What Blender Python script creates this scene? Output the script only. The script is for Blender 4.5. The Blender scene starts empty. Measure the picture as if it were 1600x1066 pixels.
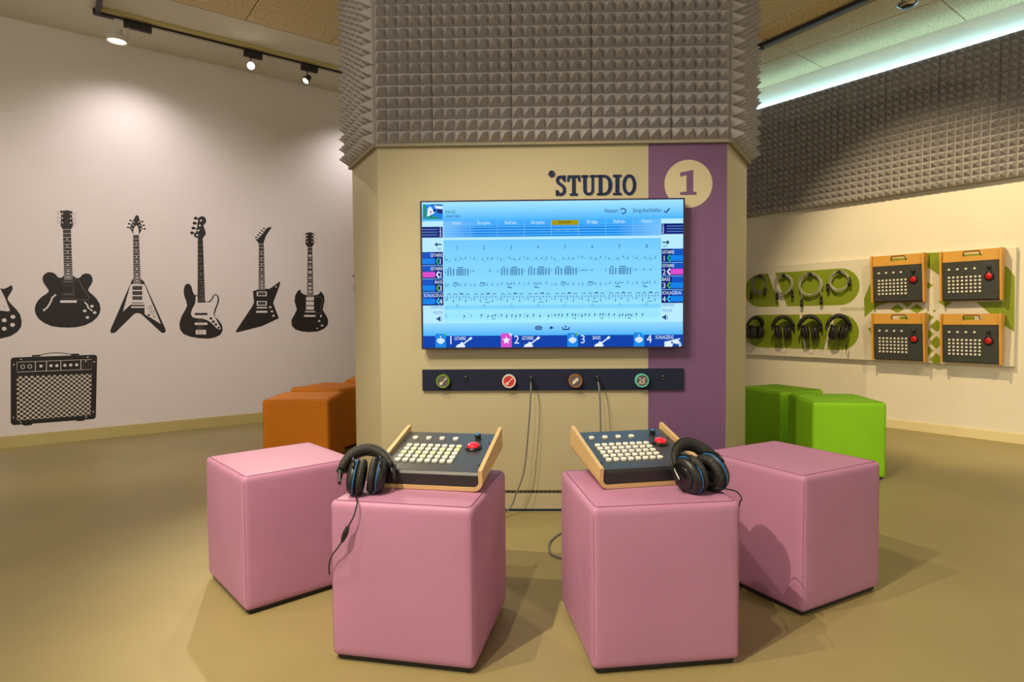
import bpy, bmesh, math, random
from mathutils import Matrix, Vector
R = math.radians
PI = math.pi
random.seed(7)
SC = bpy.context.scene
COL = SC.collection

# ------------------------------------------------------------------ camera
FPX, PITCH, ROLL, EYE = 952.0, R(2.058), R(0.39), 1.0455
cam_data = bpy.data.cameras.new('camera')
cam_data.sensor_width = 36.0
cam_data.lens = 36.0 * FPX / 1600.0
cam_data.clip_start = 0.05
cam = bpy.data.objects.new('camera', cam_data)
COL.objects.link(cam)
cam.matrix_world = (Matrix.Translation((0, 0, EYE)) @ Matrix.Rotation(PI / 2 - PITCH, 4, 'X')
                    @ Matrix.Rotation(-ROLL, 4, 'Z'))
SC.camera = cam

# ------------------------------------------------------------------ world, exposure, lights
world = bpy.data.worlds.new('world')
SC.world = world
world.use_nodes = True
bg = world.node_tree.nodes['Background']
bg.inputs[0].default_value = (1.0, 0.90, 0.70, 1)
bg.inputs[1].default_value = 1.15
SC.view_settings.view_transform = 'Standard'
SC.view_settings.look = 'None'
SC.view_settings.gamma = 1.0
SC.view_settings.use_curve_mapping = False
EXPOSURE = 0.0
SC.view_settings.exposure = EXPOSURE

WARM = (1.0, 0.86, 0.62)
NEUTRAL = (1.0, 0.90, 0.88)


def spot(name, loc, target, power, size, blend=0.5, color=WARM, radius=0.04):
    d = bpy.data.lights.new(name, 'SPOT')
    d.energy = power
    d.color = color
    d.spot_size = R(size)
    d.spot_blend = blend
    d.shadow_soft_size = radius
    o = bpy.data.objects.new(name, d)
    COL.objects.link(o)
    o.location = loc
    o.rotation_euler = (Vector(target) - Vector(loc)).to_track_quat('-Z', 'Y').to_euler()
    return o


def area(name, loc, target, power, sx, sy, color):
    d = bpy.data.lights.new(name, 'AREA')
    d.shape = 'RECTANGLE'
    d.size, d.size_y = sx, sy
    d.energy = power
    d.color = color
    o = bpy.data.objects.new(name, d)
    COL.objects.link(o)
    o.location = loc
    o.rotation_euler = (Vector(target) - Vector(loc)).to_track_quat('-Z', 'Y').to_euler()
    return o


# track spots behind and beside the camera, aimed at the pink seats
spot('track_spot_light', (-1.6, 0.1, 3.40), (0.3, 2.2, 0.4), 420, 66, 0.6, radius=0.018)
spot('track_spot_light', (-1.2, 1.3, 3.40), (0.3, 2.4, 0.4), 150, 70, 0.6, radius=0.018)
spot('track_spot_light', (-0.65, 0.66, 3.40), (0.4, 2.4, 0.3), 130, 66, 0.6, radius=0.018)
# the bright spot on the left track, aimed towards the camera
spot('track_spot_light', (-2.38, 5.62, 3.33), (0.2, 1.4, 0.2), 210, 55, 0.5)
spot('track_spot_light', (-2.02, 5.96, 3.33), (-2.2, 2.5, 0.0), 120, 60, 0.6)
spot('track_spot_light', (-1.5, 3.0, 3.40), (-3.3, 5.6, 1.0), 230, 74, 1.0, (1.0, 0.87, 0.84))  # mid-room spot without a fixture, added to brighten the left wall
# wall washers on the left track
spot('wall_washer_light', (-3.14, 5.13, 3.30), (-3.50, 5.60, 1.7), 29, 128, 1.0, NEUTRAL)
spot('wall_washer_light', (-1.40, 6.46, 3.30), (-1.75, 6.93, 1.7), 38, 124, 1.0, NEUTRAL)
spot('wall_washer_light', (-4.60, 4.05, 3.30), (-4.95, 4.53, 1.8), 26, 120, 1.0, NEUTRAL)
# spots lighting the board on the right wall and the floor in front of it
spot('track_spot_light', (1.75, 4.15, 3.40), (3.75, 5.35, 1.15), 330, 66, 0.7, (1.0, 0.78, 0.42))
spot('track_spot_light', (2.9, 2.4, 3.40), (4.0, 4.6, 1.0), 150, 64, 0.7, (1.0, 0.78, 0.42))
spot('track_spot_light', (2.6, 0.6, 3.40), (2.8, 2.8, 0.0), 70, 80, 0.8)
spot('track_spot_light', (3.0, 3.6, 3.40), (1.5, 3.5, 1.2), 75, 70, 0.8)
spot('track_spot_light', (-2.6, 0.5, 3.40), (0.1, 3.2, 2.4), 125, 50, 0.8)
spot('track_spot_light', (-3.0, 1.6, 3.40), (-2.4, 2.6, 0.0), 120, 84, 0.8)


# ------------------------------------------------------------------ pixel rays (layout on real planes)
def ray(px, py):
    x, y = px - 800.0, py - 533.0
    cr, sr = math.cos(ROLL), math.sin(ROLL)
    a, b = x * cr - y * sr, x * sr + y * cr
    c, s = math.cos(PITCH), math.sin(PITCH)
    return Vector((a, FPX * c - b * s, -FPX * s - b * c))


EYEP = Vector((0, 0, EYE))


def on_floor(px, py, z=0.0):
    d = ray(px, py)
    return EYEP + d * ((z - EYE) / d.z)


class Plane:
    """a vertical surface: u runs right along it, v up, w out of it into the room"""

    def __init__(self, origin, u):
        self.o = Vector(origin)
        self.u = Vector(u).normalized()
        self.v = Vector((0, 0, 1))
        self.w = self.u.cross(self.v)

    def uv(self, px, py, w=0.0):
        d = ray(px, py)
        o = self.o + self.w * w
        p = EYEP + d * ((o - EYEP).dot(self.w) / d.dot(self.w)) - o
        return Vector((p.dot(self.u), p.z))

    def mat(self, u=0, v=0, w=0):
        m = Matrix.Identity(4)
        for i, a in enumerate((self.u, self.v, self.w)):
            m.col[i][:3] = a[:]
        m.col[3][:3] = (self.o + self.u * u + self.v * v + self.w * w)[:]
        return m


AL, AR = R(52.96), R(37.2)
LW = Plane(Vector((-math.cos(AL), math.sin(AL), 0)) * 6.5723, (math.sin(AL), math.cos(AL), 0))
RW = Plane(Vector((math.cos(AR), math.sin(AR), 0)) * 6.288, (math.sin(AR), -math.cos(AR), 0))
TH = -0.0235
KF = Plane((0.2155, 3.2772, 0), (math.cos(TH), math.sin(TH), 0))     # kiosk front face, centred
CEIL = 3.556

# ------------------------------------------------------------------ materials
MATS = {}


def srgb(r, g, b):
    f = lambda c: (c / 255 / 12.92) if c / 255 <= 0.04045 else ((c / 255 + 0.055) / 1.055) ** 2.4
    return (f(r), f(g), f(b), 1)


def mat(name, col, rough=0.6, metal=0.0, noise=0.0, nscale=20.0, bump=0.0, bscale=60.0, emit=None, estr=1.0,
        coat=0.0, spec=0.5):
    if name in MATS:
        return MATS[name]
    m = bpy.data.materials.new(name)
    m.use_nodes = True
    nt = m.node_tree
    p = nt.nodes['Principled BSDF']
    c = col if len(col) == 4 else (*col, 1)
    p.inputs['Base Color'].default_value = c
    p.inputs['Roughness'].default_value = rough
    p.inputs['Metallic'].default_value = metal
    p.inputs['Specular IOR Level'].default_value = spec
    if coat:
        p.inputs['Coat Weight'].default_value = coat
    tc = nt.nodes.new('ShaderNodeTexCoord')
    if noise:
        n = nt.nodes.new('ShaderNodeTexNoise')
        n.inputs['Scale'].default_value = nscale
        n.inputs['Detail'].default_value = 6
        nt.links.new(tc.outputs['Object'], n.inputs['Vector'])
        r = nt.nodes.new('ShaderNodeValToRGB')
        r.color_ramp.elements[0].position = 0.3
        r.color_ramp.elements[1].position = 0.7
        r.color_ramp.elements[0].color = (*[x * (1 - noise) for x in c[:3]], 1)
        r.color_ramp.elements[1].color = (*[min(1, x * (1 + noise)) for x in c[:3]], 1)
        nt.links.new(n.outputs['Fac'], r.inputs['Fac'])
        nt.links.new(r.outputs['Color'], p.inputs['Base Color'])
    if bump:
        n2 = nt.nodes.new('ShaderNodeTexNoise')
        n2.inputs['Scale'].default_value = bscale
        n2.inputs['Detail'].default_value = 4
        nt.links.new(tc.outputs['Object'], n2.inputs['Vector'])
        b = nt.nodes.new('ShaderNodeBump')
        b.inputs['Strength'].default_value = bump
        b.inputs['Distance'].default_value = 0.01
        nt.links.new(n2.outputs['Fac'], b.inputs['Height'])
        nt.links.new(b.outputs['Normal'], p.inputs['Normal'])
    if emit:
        p.inputs['Emission Color'].default_value = emit if len(emit) == 4 else (*emit, 1)
        p.inputs['Emission Strength'].default_value = estr
    MATS[name] = m
    return m


mat('floor', (0.305, 0.25, 0.11), 0.42, noise=0.10, nscale=1.3, bump=0.03, bscale=250)
mat('wall', (0.76, 0.71, 0.70), 0.8, noise=0.015, nscale=3, bump=0.03, bscale=150)
mat('wall_r', (0.76, 0.71, 0.62), 0.8, noise=0.015, nscale=3, bump=0.03, bscale=150)
mat('plaster', (0.70, 0.68, 0.58), 0.85, noise=0.02, nscale=4)
mat('skirting', (0.52, 0.44, 0.17), 0.5, noise=0.03, nscale=5)
mat('skirting_cream', (0.74, 0.64, 0.38), 0.5)
mat('woodwool', (0.70, 0.57, 0.34), 0.95, noise=0.35, nscale=70, bump=0.6, bscale=90)
mat('foam', (0.40, 0.38, 0.40), 0.95, noise=0.06, nscale=30, bump=0.15, bscale=400, spec=0.1)
mat('foam_edge', (0.30, 0.27, 0.20), 0.9, noise=0.05, nscale=30)
mat('kiosk', (0.42, 0.37, 0.235), 0.55, noise=0.015, nscale=4)
mat('violet', (0.145, 0.065, 0.165), 0.55, noise=0.02, nscale=4)
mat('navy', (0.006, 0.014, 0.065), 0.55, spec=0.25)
mat('navy_board', (0.008, 0.012, 0.036), 0.6, noise=0.05, nscale=8, spec=0.25)
mat('pink', (0.455, 0.205, 0.355), 0.5, noise=0.03, nscale=4, bump=0.05, bscale=300, spec=0.4)
mat('pink_seam', (0.22, 0.07, 0.13), 0.7)
mat('orange', (0.72, 0.225, 0.008), 0.65, noise=0.04, nscale=6, bump=0.05, bscale=300, spec=0.3)
mat('orange_seam', (0.22, 0.05, 0.004), 0.7)
mat('green', (0.25, 0.58, 0.010), 0.6, noise=0.04, nscale=6, bump=0.05, bscale=300, spec=0.3)
mat('green_seam', (0.10, 0.2, 0.004), 0.7)
mat('black_base', (0.01, 0.009, 0.012), 0.7)
mat('print_black', (0.011, 0.009, 0.010), 0.6)
mat('print_white', (0.76, 0.71, 0.70), 0.8)
mat('print_grey', (0.19, 0.17, 0.16), 0.7)
mat('black_plastic', (0.012, 0.013, 0.015), 0.42, noise=0.1, nscale=30)
mat('black_leather', (0.014, 0.013, 0.013), 0.55, noise=0.15, nscale=60, bump=0.4, bscale=180)
mat('black_gloss', (0.012, 0.012, 0.014), 0.22)
mat('blue_trim', (0.01, 0.16, 0.5), 0.35)
mat('console_metal', (0.10, 0.104, 0.11), 0.32, metal=0.55, noise=0.04, nscale=15)
mat('console_front', (0.035, 0.036, 0.038), 0.4, metal=0.4)
mat('button', (0.80, 0.78, 0.70), 0.45)
mat('button_lit', (0.75, 0.78, 0.45), 0.45, emit=(0.8, 0.85, 0.4), estr=0.12)
mat('red_button', (0.75, 0.006, 0.02), 0.25, emit=(0.9, 0.0, 0.02), estr=0.25, coat=0.5)
mat('red_button_dark', (0.50, 0.006, 0.008), 0.3, coat=0.3)
mat('steel', (0.45, 0.45, 0.46), 0.3, metal=1.0)
mat('white_metal', (0.62, 0.60, 0.55), 0.4)
mat('dark_metal', (0.03, 0.03, 0.034), 0.45, metal=0.3)
mat('grey_cable', (0.15, 0.145, 0.14), 0.5)
mat('pale_cable', (0.36, 0.35, 0.31), 0.45)
mat('board_white', (0.70, 0.66, 0.58), 0.5)
mat('board_green', (0.215, 0.285, 0.008), 0.55)
mat('olive_text', (0.25, 0.25, 0.04), 0.6)
mat('lamp_glow', (1, 1, 1), 0.5, emit=(1.0, 0.86, 0.62), estr=40)
mat('lamp_glow_soft', (1, 1, 1), 0.5, emit=(1.0, 0.86, 0.62), estr=2.5)
mat('cove_glow', (1, 1, 1), 0.5, emit=(0.42, 0.86, 1.0), estr=26)
mat('collar_glow', (1, 1, 1), 0.5, emit=(1.0, 0.66, 0.22), estr=16)
mat('badge_grey', (0.085, 0.07, 0.08), 0.5)
mat('badge_red', (0.48, 0.02, 0.025), 0.5)
mat('ring_green', (0.13, 0.24, 0.02), 0.4)
mat('ring_white', (0.62, 0.56, 0.52), 0.4)
mat('ring_brown', (0.26, 0.11, 0.03), 0.4)
mat('ring_teal', (0.10, 0.50, 0.38), 0.4)
mat('cream_print', (0.52, 0.45, 0.30), 0.6)


def wood_material(name, c0, c1):
    m = bpy.data.materials.new(name)
    m.use_nodes = True
    nt = m.node_tree
    p = nt.nodes['Principled BSDF']
    tc = nt.nodes.new('ShaderNodeTexCoord')
    mp = nt.nodes.new('ShaderNodeMapping')
    mp.inputs['Scale'].default_value = (3, 40, 60)
    n = nt.nodes.new('ShaderNodeTexNoise')
    n.inputs['Scale'].default_value = 2.2
    n.inputs['Detail'].default_value = 6
    r = nt.nodes.new('ShaderNodeValToRGB')
    r.color_ramp.elements[0].color = (*c0, 1)
    r.color_ramp.elements[1].color = (*c1, 1)
    nt.links.new(tc.outputs['Object'], mp.inputs['Vector'])
    nt.links.new(mp.outputs['Vector'], n.inputs['Vector'])
    nt.links.new(n.outputs['Fac'], r.inputs['Fac'])
    nt.links.new(r.outputs['Color'], p.inputs['Base Color'])
    p.inputs['Roughness'].default_value = 0.42
    MATS[name] = m


wood_material('birch', (0.52, 0.34, 0.14), (0.70, 0.49, 0.24))
wood_material('beech', (0.58, 0.29, 0.05), (0.70, 0.38, 0.08))


def checker_material(name, c0, c1, scale, rot45=False):
    m = bpy.data.materials.new(name)
    m.use_nodes = True
    nt = m.node_tree
    p = nt.nodes['Principled BSDF']
    tc = nt.nodes.new('ShaderNodeTexCoord')
    mp = nt.nodes.new('ShaderNodeMapping')
    mp.inputs['Location'].default_value = (0.0, 0.0, 0.37)
    c = nt.nodes.new('ShaderNodeTexChecker')
    c.inputs['Scale'].default_value = scale
    c.inputs['Color1'].default_value = (*c0, 1)
    c.inputs['Color2'].default_value = (*c1, 1)
    nt.links.new(tc.outputs['Object'], mp.inputs['Vector'])
    nt.links.new(mp.outputs['Vector'], c.inputs['Vector'])
    nt.links.new(c.outputs['Color'], p.inputs['Base Color'])
    p.inputs['Roughness'].default_value = 0.7
    MATS[name] = m


checker_material('amp_grille', (0.62, 0.55, 0.47), (0.012, 0.010, 0.010), 52)
checker_material('vent', (0.10, 0.07, 0.03), (0.012, 0.010, 0.010), 90)

# ------------------------------------------------------------------ mesh helpers


def finish(bm, name, material, parent=None, smooth=False, mw=None):
    bmesh.ops.recalc_face_normals(bm, faces=bm.faces[:])
    me = bpy.data.meshes.new(name)
    bm.to_mesh(me)
    bm.free()
    me.materials.append(MATS[material])
    if smooth:
        for f in me.polygons:
            f.use_smooth = True
    return link(name, me, parent, mw)


def link(name, me, parent=None, mw=None):
    o = bpy.data.objects.new(name, me)
    COL.objects.link(o)
    if parent:
        o.parent = parent
    if mw is not None:
        o.matrix_local = mw
    return o


def tag(o, label=None, cat=None, group=None, kind=None):
    if label:
        o['label'] = label
    if cat:
        o['category'] = cat
    if group:
        o['group'] = group
    if kind:
        o['kind'] = kind
    return o


def thing(name, label, cat, mw=None, group=None):
    o = bpy.data.objects.new(name, None)
    o.empty_display_size = 0.1
    COL.objects.link(o)
    if mw is not None:
        o.matrix_world = mw
    return tag(o, label, cat, group)


def copy_tree(o, parent=None):
    c = o.copy()
    COL.objects.link(c)
    if parent:
        c.parent = parent
    for ch in list(o.children):
        copy_tree(ch, c)
    return c


def box(bm, lo, hi, m=None):
    vs = [bm.verts.new((x, y, z)) for x in (lo[0], hi[0]) for y in (lo[1], hi[1]) for z in (lo[2], hi[2])]
    for q in ((0, 1, 3, 2), (4, 6, 7, 5), (0, 4, 5, 1), (2, 3, 7, 6), (0, 2, 6, 4), (1, 5, 7, 3)):
        bm.faces.new([vs[i] for i in q])
    if m is not None:
        for v in vs:
            v.co = m @ v.co
    return vs


def bevel_box(lo, hi, r, seg=2, m=None):
    bm = bmesh.new()
    box(bm, lo, hi)
    bmesh.ops.bevel(bm, geom=bm.edges[:], offset=r, segments=seg, affect='EDGES', profile=0.5)
    if m is not None:
        bm.transform(m)
    return bm


def one_box(name, lo, hi, material, parent=None, r=0.0, mw=None, seg=2):
    if r:
        return finish(bevel_box(lo, hi, r, seg), name, material, parent, False, mw)
    bm = bmesh.new()
    box(bm, lo, hi)
    return finish(bm, name, material, parent, False, mw)


def cyl(bm, p0, p1, r0, r1=None, seg=16, cap=True):
    r1 = r0 if r1 is None else r1
    p0, p1 = Vector(p0), Vector(p1)
    q = (p1 - p0).to_track_quat('Z', 'Y')
    a, b = [], []
    for i in range(seg):
        t = 2 * PI * i / seg
        d = q @ Vector((math.cos(t), math.sin(t), 0))
        a.append(bm.verts.new(p0 + d * r0))
        b.append(bm.verts.new(p1 + d * r1))
    for i in range(seg):
        bm.faces.new((a[i], a[(i + 1) % seg], b[(i + 1) % seg], b[i]))
    if cap:
        bm.faces.new(a[::-1])
        bm.faces.new(b)


def lathe(bm, prof, seg=24, m=None):
    """profile of (radius, z) revolved about z"""
    rings = []
    for r, z in prof:
        if r < 1e-6:
            rings.append([bm.verts.new((0, 0, z))])
        else:
            rings.append([bm.verts.new((r * math.cos(2 * PI * i / seg), r * math.sin(2 * PI * i / seg), z))
                          for i in range(seg)])
    new = [v for g in rings for v in g]
    for a, b in zip(rings, rings[1:]):
        for i in range(seg):
            j = (i + 1) % seg
            if len(a) == 1 and len(b) == 1:
                continue
            if len(a) == 1:
                bm.faces.new((a[0], b[i], b[j]))
            elif len(b) == 1:
                bm.faces.new((a[i], b[0], a[j]))
            else:
                bm.faces.new((a[i], b[i], b[j], a[j]))
    if m is not None:
        for v in new:
            v.co = m @ v.co


def smooth_path(pts, n=8, closed=False):
    pts = [Vector(p) for p in pts]
    out = []
    N = len(pts)
    last = N if closed else N - 1
    for i in range(last):
        if closed:
            p0, p1, p2, p3 = pts[i - 1], pts[i], pts[(i + 1) % N], pts[(i + 2) % N]
        else:
            p0, p1, p2, p3 = pts[max(i - 1, 0)], pts[i], pts[i + 1], pts[min(i + 2, N - 1)]
        for k in range(n):
            t = k / n
            out.append(0.5 * ((2 * p1) + (p2 - p0) * t + (2 * p0 - 5 * p1 + 4 * p2 - p3) * t * t
                              + (3 * p1 - p0 - 3 * p2 + p3) * t ** 3))
    if not closed:
        out.append(pts[-1].copy())
    return out


def tube(bm, path, r, seg=8, closed=False, ry=None):
    path = [Vector(p) for p in path]
    n = len(path)
    rings = []
    up = Vector((0.13, 0.21, 0.97)).normalized()
    for i, p in enumerate(path):
        if closed:
            t = path[(i + 1) % n] - path[i - 1]
        else:
            t = path[min(i + 1, n - 1)] - path[max(i - 1, 0)]
        t.normalize()
        a = (up - t * up.dot(t))
        if a.length < 1e-4:
            a = t.orthogonal()
        a.normalize()
        up = a
        b = t.cross(a)
        rr = r(i / (n - 1)) if callable(r) else r
        rings.append([bm.verts.new(p + a * rr * math.cos(2 * PI * k / seg) + b * (ry or rr) * math.sin(2 * PI * k / seg))
                      for k in range(seg)])
    for i in range(n if closed else n - 1):
        a, b = rings[i], rings[(i + 1) % n]
        for k in range(seg):
            bm.faces.new((a[k], a[(k + 1) % seg], b[(k + 1) % seg], b[k]))
    if not closed:
        bm.faces.new(rings[0][::-1])
        bm.faces.new(rings[-1])


def prism(bm, pts, z0, z1):
    """outline in xy extruded from z0 to z1"""
    a = [bm.verts.new((p[0], p[1], z0)) for p in pts]
    b = [bm.verts.new((p[0], p[1], z1)) for p in pts]
    n = len(pts)
    bm.faces.new(a[::-1])
    bm.faces.new(b)
    for i in range(n):
        bm.faces.new((a[i], a[(i + 1) % n], b[(i + 1) % n], b[i]))


def ribbon(bm, pts, width, z0, z1, closed=False):
    """flat stroke of a given width along a polyline in xy"""
    pts = [Vector((p[0], p[1])) for p in pts]
    n = len(pts)
    L, Rr = [], []
    for i, p in enumerate(pts):
        t = (pts[(i + 1) % n] - pts[i - 1]) if closed else (pts[min(i + 1, n - 1)] - pts[max(i - 1, 0)])
        t.normalize()
        nn = Vector((-t.y, t.x))
        w = width(i / (n - 1)) if callable(width) else width
        L.append(p + nn * w / 2)
        Rr.append(p - nn * w / 2)
    va = [[bm.verts.new((q.x, q.y, z)) for q in s] for s in (L, Rr) for z in (z0, z1)]
    l0, l1, r0, r1 = va
    for i in range(n if closed else n - 1):
        j = (i + 1) % n
        bm.faces.new((l1[i], r1[i], r1[j], l1[j]))
        bm.faces.new((l0[i], l0[j], r0[j], r0[i]))
        bm.faces.new((l0[i], l1[i], l1[j], l0[j]))
        bm.faces.new((r0[i], r0[j], r1[j], r1[i]))
    if not closed:
        bm.faces.new((l0[0], r0[0], r1[0], l1[0]))
        bm.faces.new((l0[-1], l1[-1], r1[-1], r0[-1]))


def ellipse(cx, cy, rx, ry=None, n=20):
    ry = rx if ry is None else ry
    return [(cx + rx * math.cos(2 * PI * i / n), cy + ry * math.sin(2 * PI * i / n)) for i in range(n)]


def text_mesh(s, size, align='LEFT', extrude=0.0005, squeeze=1.0):
    cu = bpy.data.curves.new('lettering', 'FONT')
    cu.body = s
    cu.size = size
    cu.align_x = align
    cu.extrude = extrude
    cu.resolution_u = 3
    o = bpy.data.objects.new('lettering', cu)
    COL.objects.link(o)
    me = bpy.data.meshes.new_from_object(o.evaluated_get(bpy.context.evaluated_depsgraph_get()))
    bpy.data.objects.remove(o)
    bpy.data.curves.remove(cu)
    me.transform(Matrix.Diagonal((squeeze, 1, 1, 1)))
    return me


def add_text(bm, s, size, x, y, z, align='LEFT', squeeze=1.0, angle=0.0, fit=None):
    me = text_mesh(s, size, align, 0.0003, squeeze)
    if fit:
        wx = [v.co.x for v in me.vertices]
        me.transform(Matrix.Diagonal((fit / (max(wx) - min(wx)), 1, 1, 1)))
    me.transform(Matrix.Translation((x, y, z)) @ Matrix.Rotation(angle, 4, 'Z'))
    bm.from_mesh(me)
    bpy.data.meshes.remove(me)


# ================================================================== SETTING
def wall_slab(name, pl, u0, u1, z0, z1, material):
    o = one_box(name, (u0, z0, -0.12), (u1, z1, 0), material, mw=None)
    o.matrix_world = pl.mat()
    return tag(o, kind='structure')


UCL = 6.288      # the two walls meet behind the kiosk
wall_left = wall_slab('wall_left', LW, -7.0, UCL, 0, CEIL + 0.3, 'wall')
wall_right = wall_slab('wall_right', RW, -6.5723, 6.5, 0, CEIL + 0.3, 'wall_r')
fl = one_box('floor', (-12, -6, -0.1), (12, 12, 0), 'floor')
tag(fl, kind='structure')

bl = bmesh.new()
box(bl, (-7.0, 0, 0), (UCL, 0.092, 0.014))
box(bl, (-7.0, 0.092, 0), (UCL, 0.098, 0.008))
o = finish(bl, 'baseboard_left', 'skirting')
o.matrix_world = LW.mat()
tag(o, kind='structure')
bl = bmesh.new()
box(bl, (-6.5, 0, 0), (6.5, 0.075, 0.014))
box(bl, (-6.5, 0.075, 0), (6.5, 0.082, 0.008))
o = finish(bl, 'baseboard_right', 'skirting_cream')
o.matrix_world = RW.mat()
tag(o, kind='structure')

# ceiling: a slab with a smooth plaster strip along the left wall and wood-wool panels
ceiling = one_box('ceiling', (-7.0, CEIL + 0.035, -0.1), (UCL, CEIL + 0.1, 12.0), 'plaster')
ceiling.matrix_world = LW.mat()
tag(ceiling, kind='structure')
one_box('plaster_strip', (-7.0, CEIL, 0), (UCL, CEIL + 0.04, 1.09), 'plaster', ceiling)
pbm = bevel_box((0, CEIL + 0.002, 0), (0.716, CEIL + 0.032, 1.192), 0.004, 1)
panel0 = finish(pbm, 'ceiling_panel', 'woodwool', ceiling)
first = True
for i in range(-5, 8):
    for j in range(0, 5):
        x0 = 1.366 - 0.722 * 1 + 0.722 * i
        if x0 > UCL - 0.05 or x0 < -4.5:
            continue
        o = panel0 if first else panel0.copy()
        if not first:
            COL.objects.link(o)
        first = False
        o.location = (x0, 0, 1.10 + 1.2 * j)
        o.scale = (min(1.0, (UCL - x0 - 0.002) / 0.716), 1, 1)


# ================================================================== ACOUSTIC FOAM TILES
PIT = 0.06
FOAM_MESH = {}


def foam_mesh(nc, nr, pitch=PIT, depth=0.062):
    key = (nc, nr, pitch)
    if key in FOAM_MESH:
        return FOAM_MESH[key]
    bm = bmesh.new()
    back = 0.018
    g = 0.0012
    box(bm, (g, g, 0), (nc * pitch - g, nr * pitch - g, back))
    e = 0.0022
    for i in range(nc):
        for j in range(nr):
            x0, y0 = i * pitch + e, j * pitch + e
            x1, y1 = x0 + pitch - 2 * e, y0 + pitch - 2 * e
            cx, cy = (x0 + x1) / 2, (y0 + y1) / 2
            b = [bm.verts.new(p) for p in ((x0, y0, back), (x1, y0, back), (x1, y1, back), (x0, y1, back))]
            t = 0.0022
            a = [bm.verts.new((cx + sx * t, cy + sy * t, back + depth)) for sx, sy in
                 ((-1, -1), (1, -1), (1, 1), (-1, 1))]
            for k in range(4):
                bm.faces.new((b[k], b[(k + 1) % 4], a[(k + 1) % 4], a[k]))
            bm.faces.new(a)
    bmesh.ops.recalc_face_normals(bm, faces=bm.faces[:])
    me = bpy.data.meshes.new('foam_tile')
    bm.to_mesh(me)
    bm.free()
    me.materials.append(MATS['foam'])
    FOAM_MESH[key] = me
    return me


def foam_field(parent, base, cols, rows, pitch=PIT):
    """tiles laid out on a surface; base maps (x right, y up, z out) into the parent's space"""
    y = 0.0
    for nr in rows:
        x = 0.0
        for nc in cols:
            link('foam_tile', foam_mesh(nc, nr, pitch), parent, base @ Matrix.Translation((x, y, 0)))
            x += nc * pitch
        y += nr * pitch


# ================================================================== KIOSK
KW = 0.9305          # half width of the front
KH = 1.972           # underside of the foam collar
CH = 0.54            # length of the slanted side faces
kiosk = thing('media_kiosk', 'tall cream kiosk with purple band, STUDIO lettering and grey foam collar', 'kiosk', KF.mat())
# plan corners in local (u, depth) : w points to the viewer, so depth = -w
c60, s60 = 0.5 * CH, 0.866 * CH
plan = [(-KW, 0), (KW, 0), (KW + c60, -s60), (KW + c60 - 0.25, -s60 - 0.9), (-KW - c60 + 0.25, -s60 - 0.9), (-KW - c60, -s60)]


def plan_prism(name, pts, y0, y1, material, inset=0.0):
    bm = bmesh.new()
    a = [bm.verts.new((p[0], y0, p[1] - inset)) for p in pts]
    b = [bm.verts.new((p[0], y1, p[1] - inset)) for p in pts]
    n = len(pts)
    bm.faces.new(a)
    bm.faces.new(b)
    for i in range(n):
        bm.faces.new((a[i], a[(i + 1) % n], b[(i + 1) % n], b[i]))
    return finish(bm, name, material, kiosk)


core = [(x * 0.985, z - 0.012) for x, z in plan]
plan_prism('core', core, 0.02, 3.2, 'foam_edge')
SEAM = 0.104
one_box('front_panel', (-KW, SEAM + 0.010, -0.018), (KW, KH, 0), 'kiosk', kiosk, 0.0015, seg=1)
one_box('plinth_panel', (-KW, 0.012, -0.018), (KW, SEAM - 0.006, 0), 'kiosk', kiosk, 0.0015, seg=1)
one_box('vent_slot', (-KW + 0.01, SEAM - 0.006, -0.016), (KW - 0.01, SEAM + 0.010, -0.003), 'vent', kiosk)
one_box('plinth_base_strip', (-KW + 0.01, 0.0, -0.018), (KW - 0.01, 0.012, -0.004), 'navy', kiosk)  # dark blue line along the foot of the kiosk
uL = KF.uv(1013, 430)[0]
one_box('purple_band', (uL, 0.125, 0.0), (KW - 0.0015, KH - 0.002, 0.0012), 'violet', kiosk)
side_m = {}
for sgn, nm in ((-1, 'l'), (1, 'r')):
    # local frame of slanted face: x right, y up, z outwards
    if sgn < 0:
        p = Vector((-KW - c60, 0, -s60))
        xd = Vector((0.5, 0, 0.866))
    else:
        p = Vector((KW, 0, 0))
        xd = Vector((0.5, 0, -0.866))
    yd = Vector((0, 1, 0))
    zd = xd.cross(yd)
    m = Matrix.Identity(4)
    for i, a in enumerate((xd, yd, zd)):
        m.col[i][:3] = a[:]
    m.col[3][:3] = p[:]
    side_m[sgn] = m
    one_box('side_panel', (0.001, 0.012, -0.018), (CH - 0.001, KH, 0), 'kiosk', kiosk, mw=m)
    foam_field(kiosk, m @ Matrix.Translation((0.0, KH + 0.012, 0.004)), (5, 4) if sgn > 0 else (4, 5), (7, 7, 6))
    one_box('foam_backing', (-0.008, KH - 0.004, -0.010), (CH, KH + 0.012, 0.022), 'foam_edge', kiosk, mw=m)
foam_field(kiosk, Matrix.Translation((-KW, KH + 0.012, 0.004)), (5, 7, 7, 7, 5), (7, 7, 6))
one_box('foam_backing', (-KW - 0.004, KH - 0.004, -0.010), (KW + 0.004, KH + 0.012, 0.022), 'foam_edge', kiosk)

one_box('glow_strip', (-KW + 0.05, 3.201, -0.14), (KW - 0.05, 3.209, -0.10), 'collar_glow', kiosk)  # unseen warm strip, added on the kiosk top to brighten the ceiling
# STUDIO lettering: condensed slab serif, each letter its own raised piece
LET_Z0, LET_Z1 = 0.0, 0.006


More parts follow.
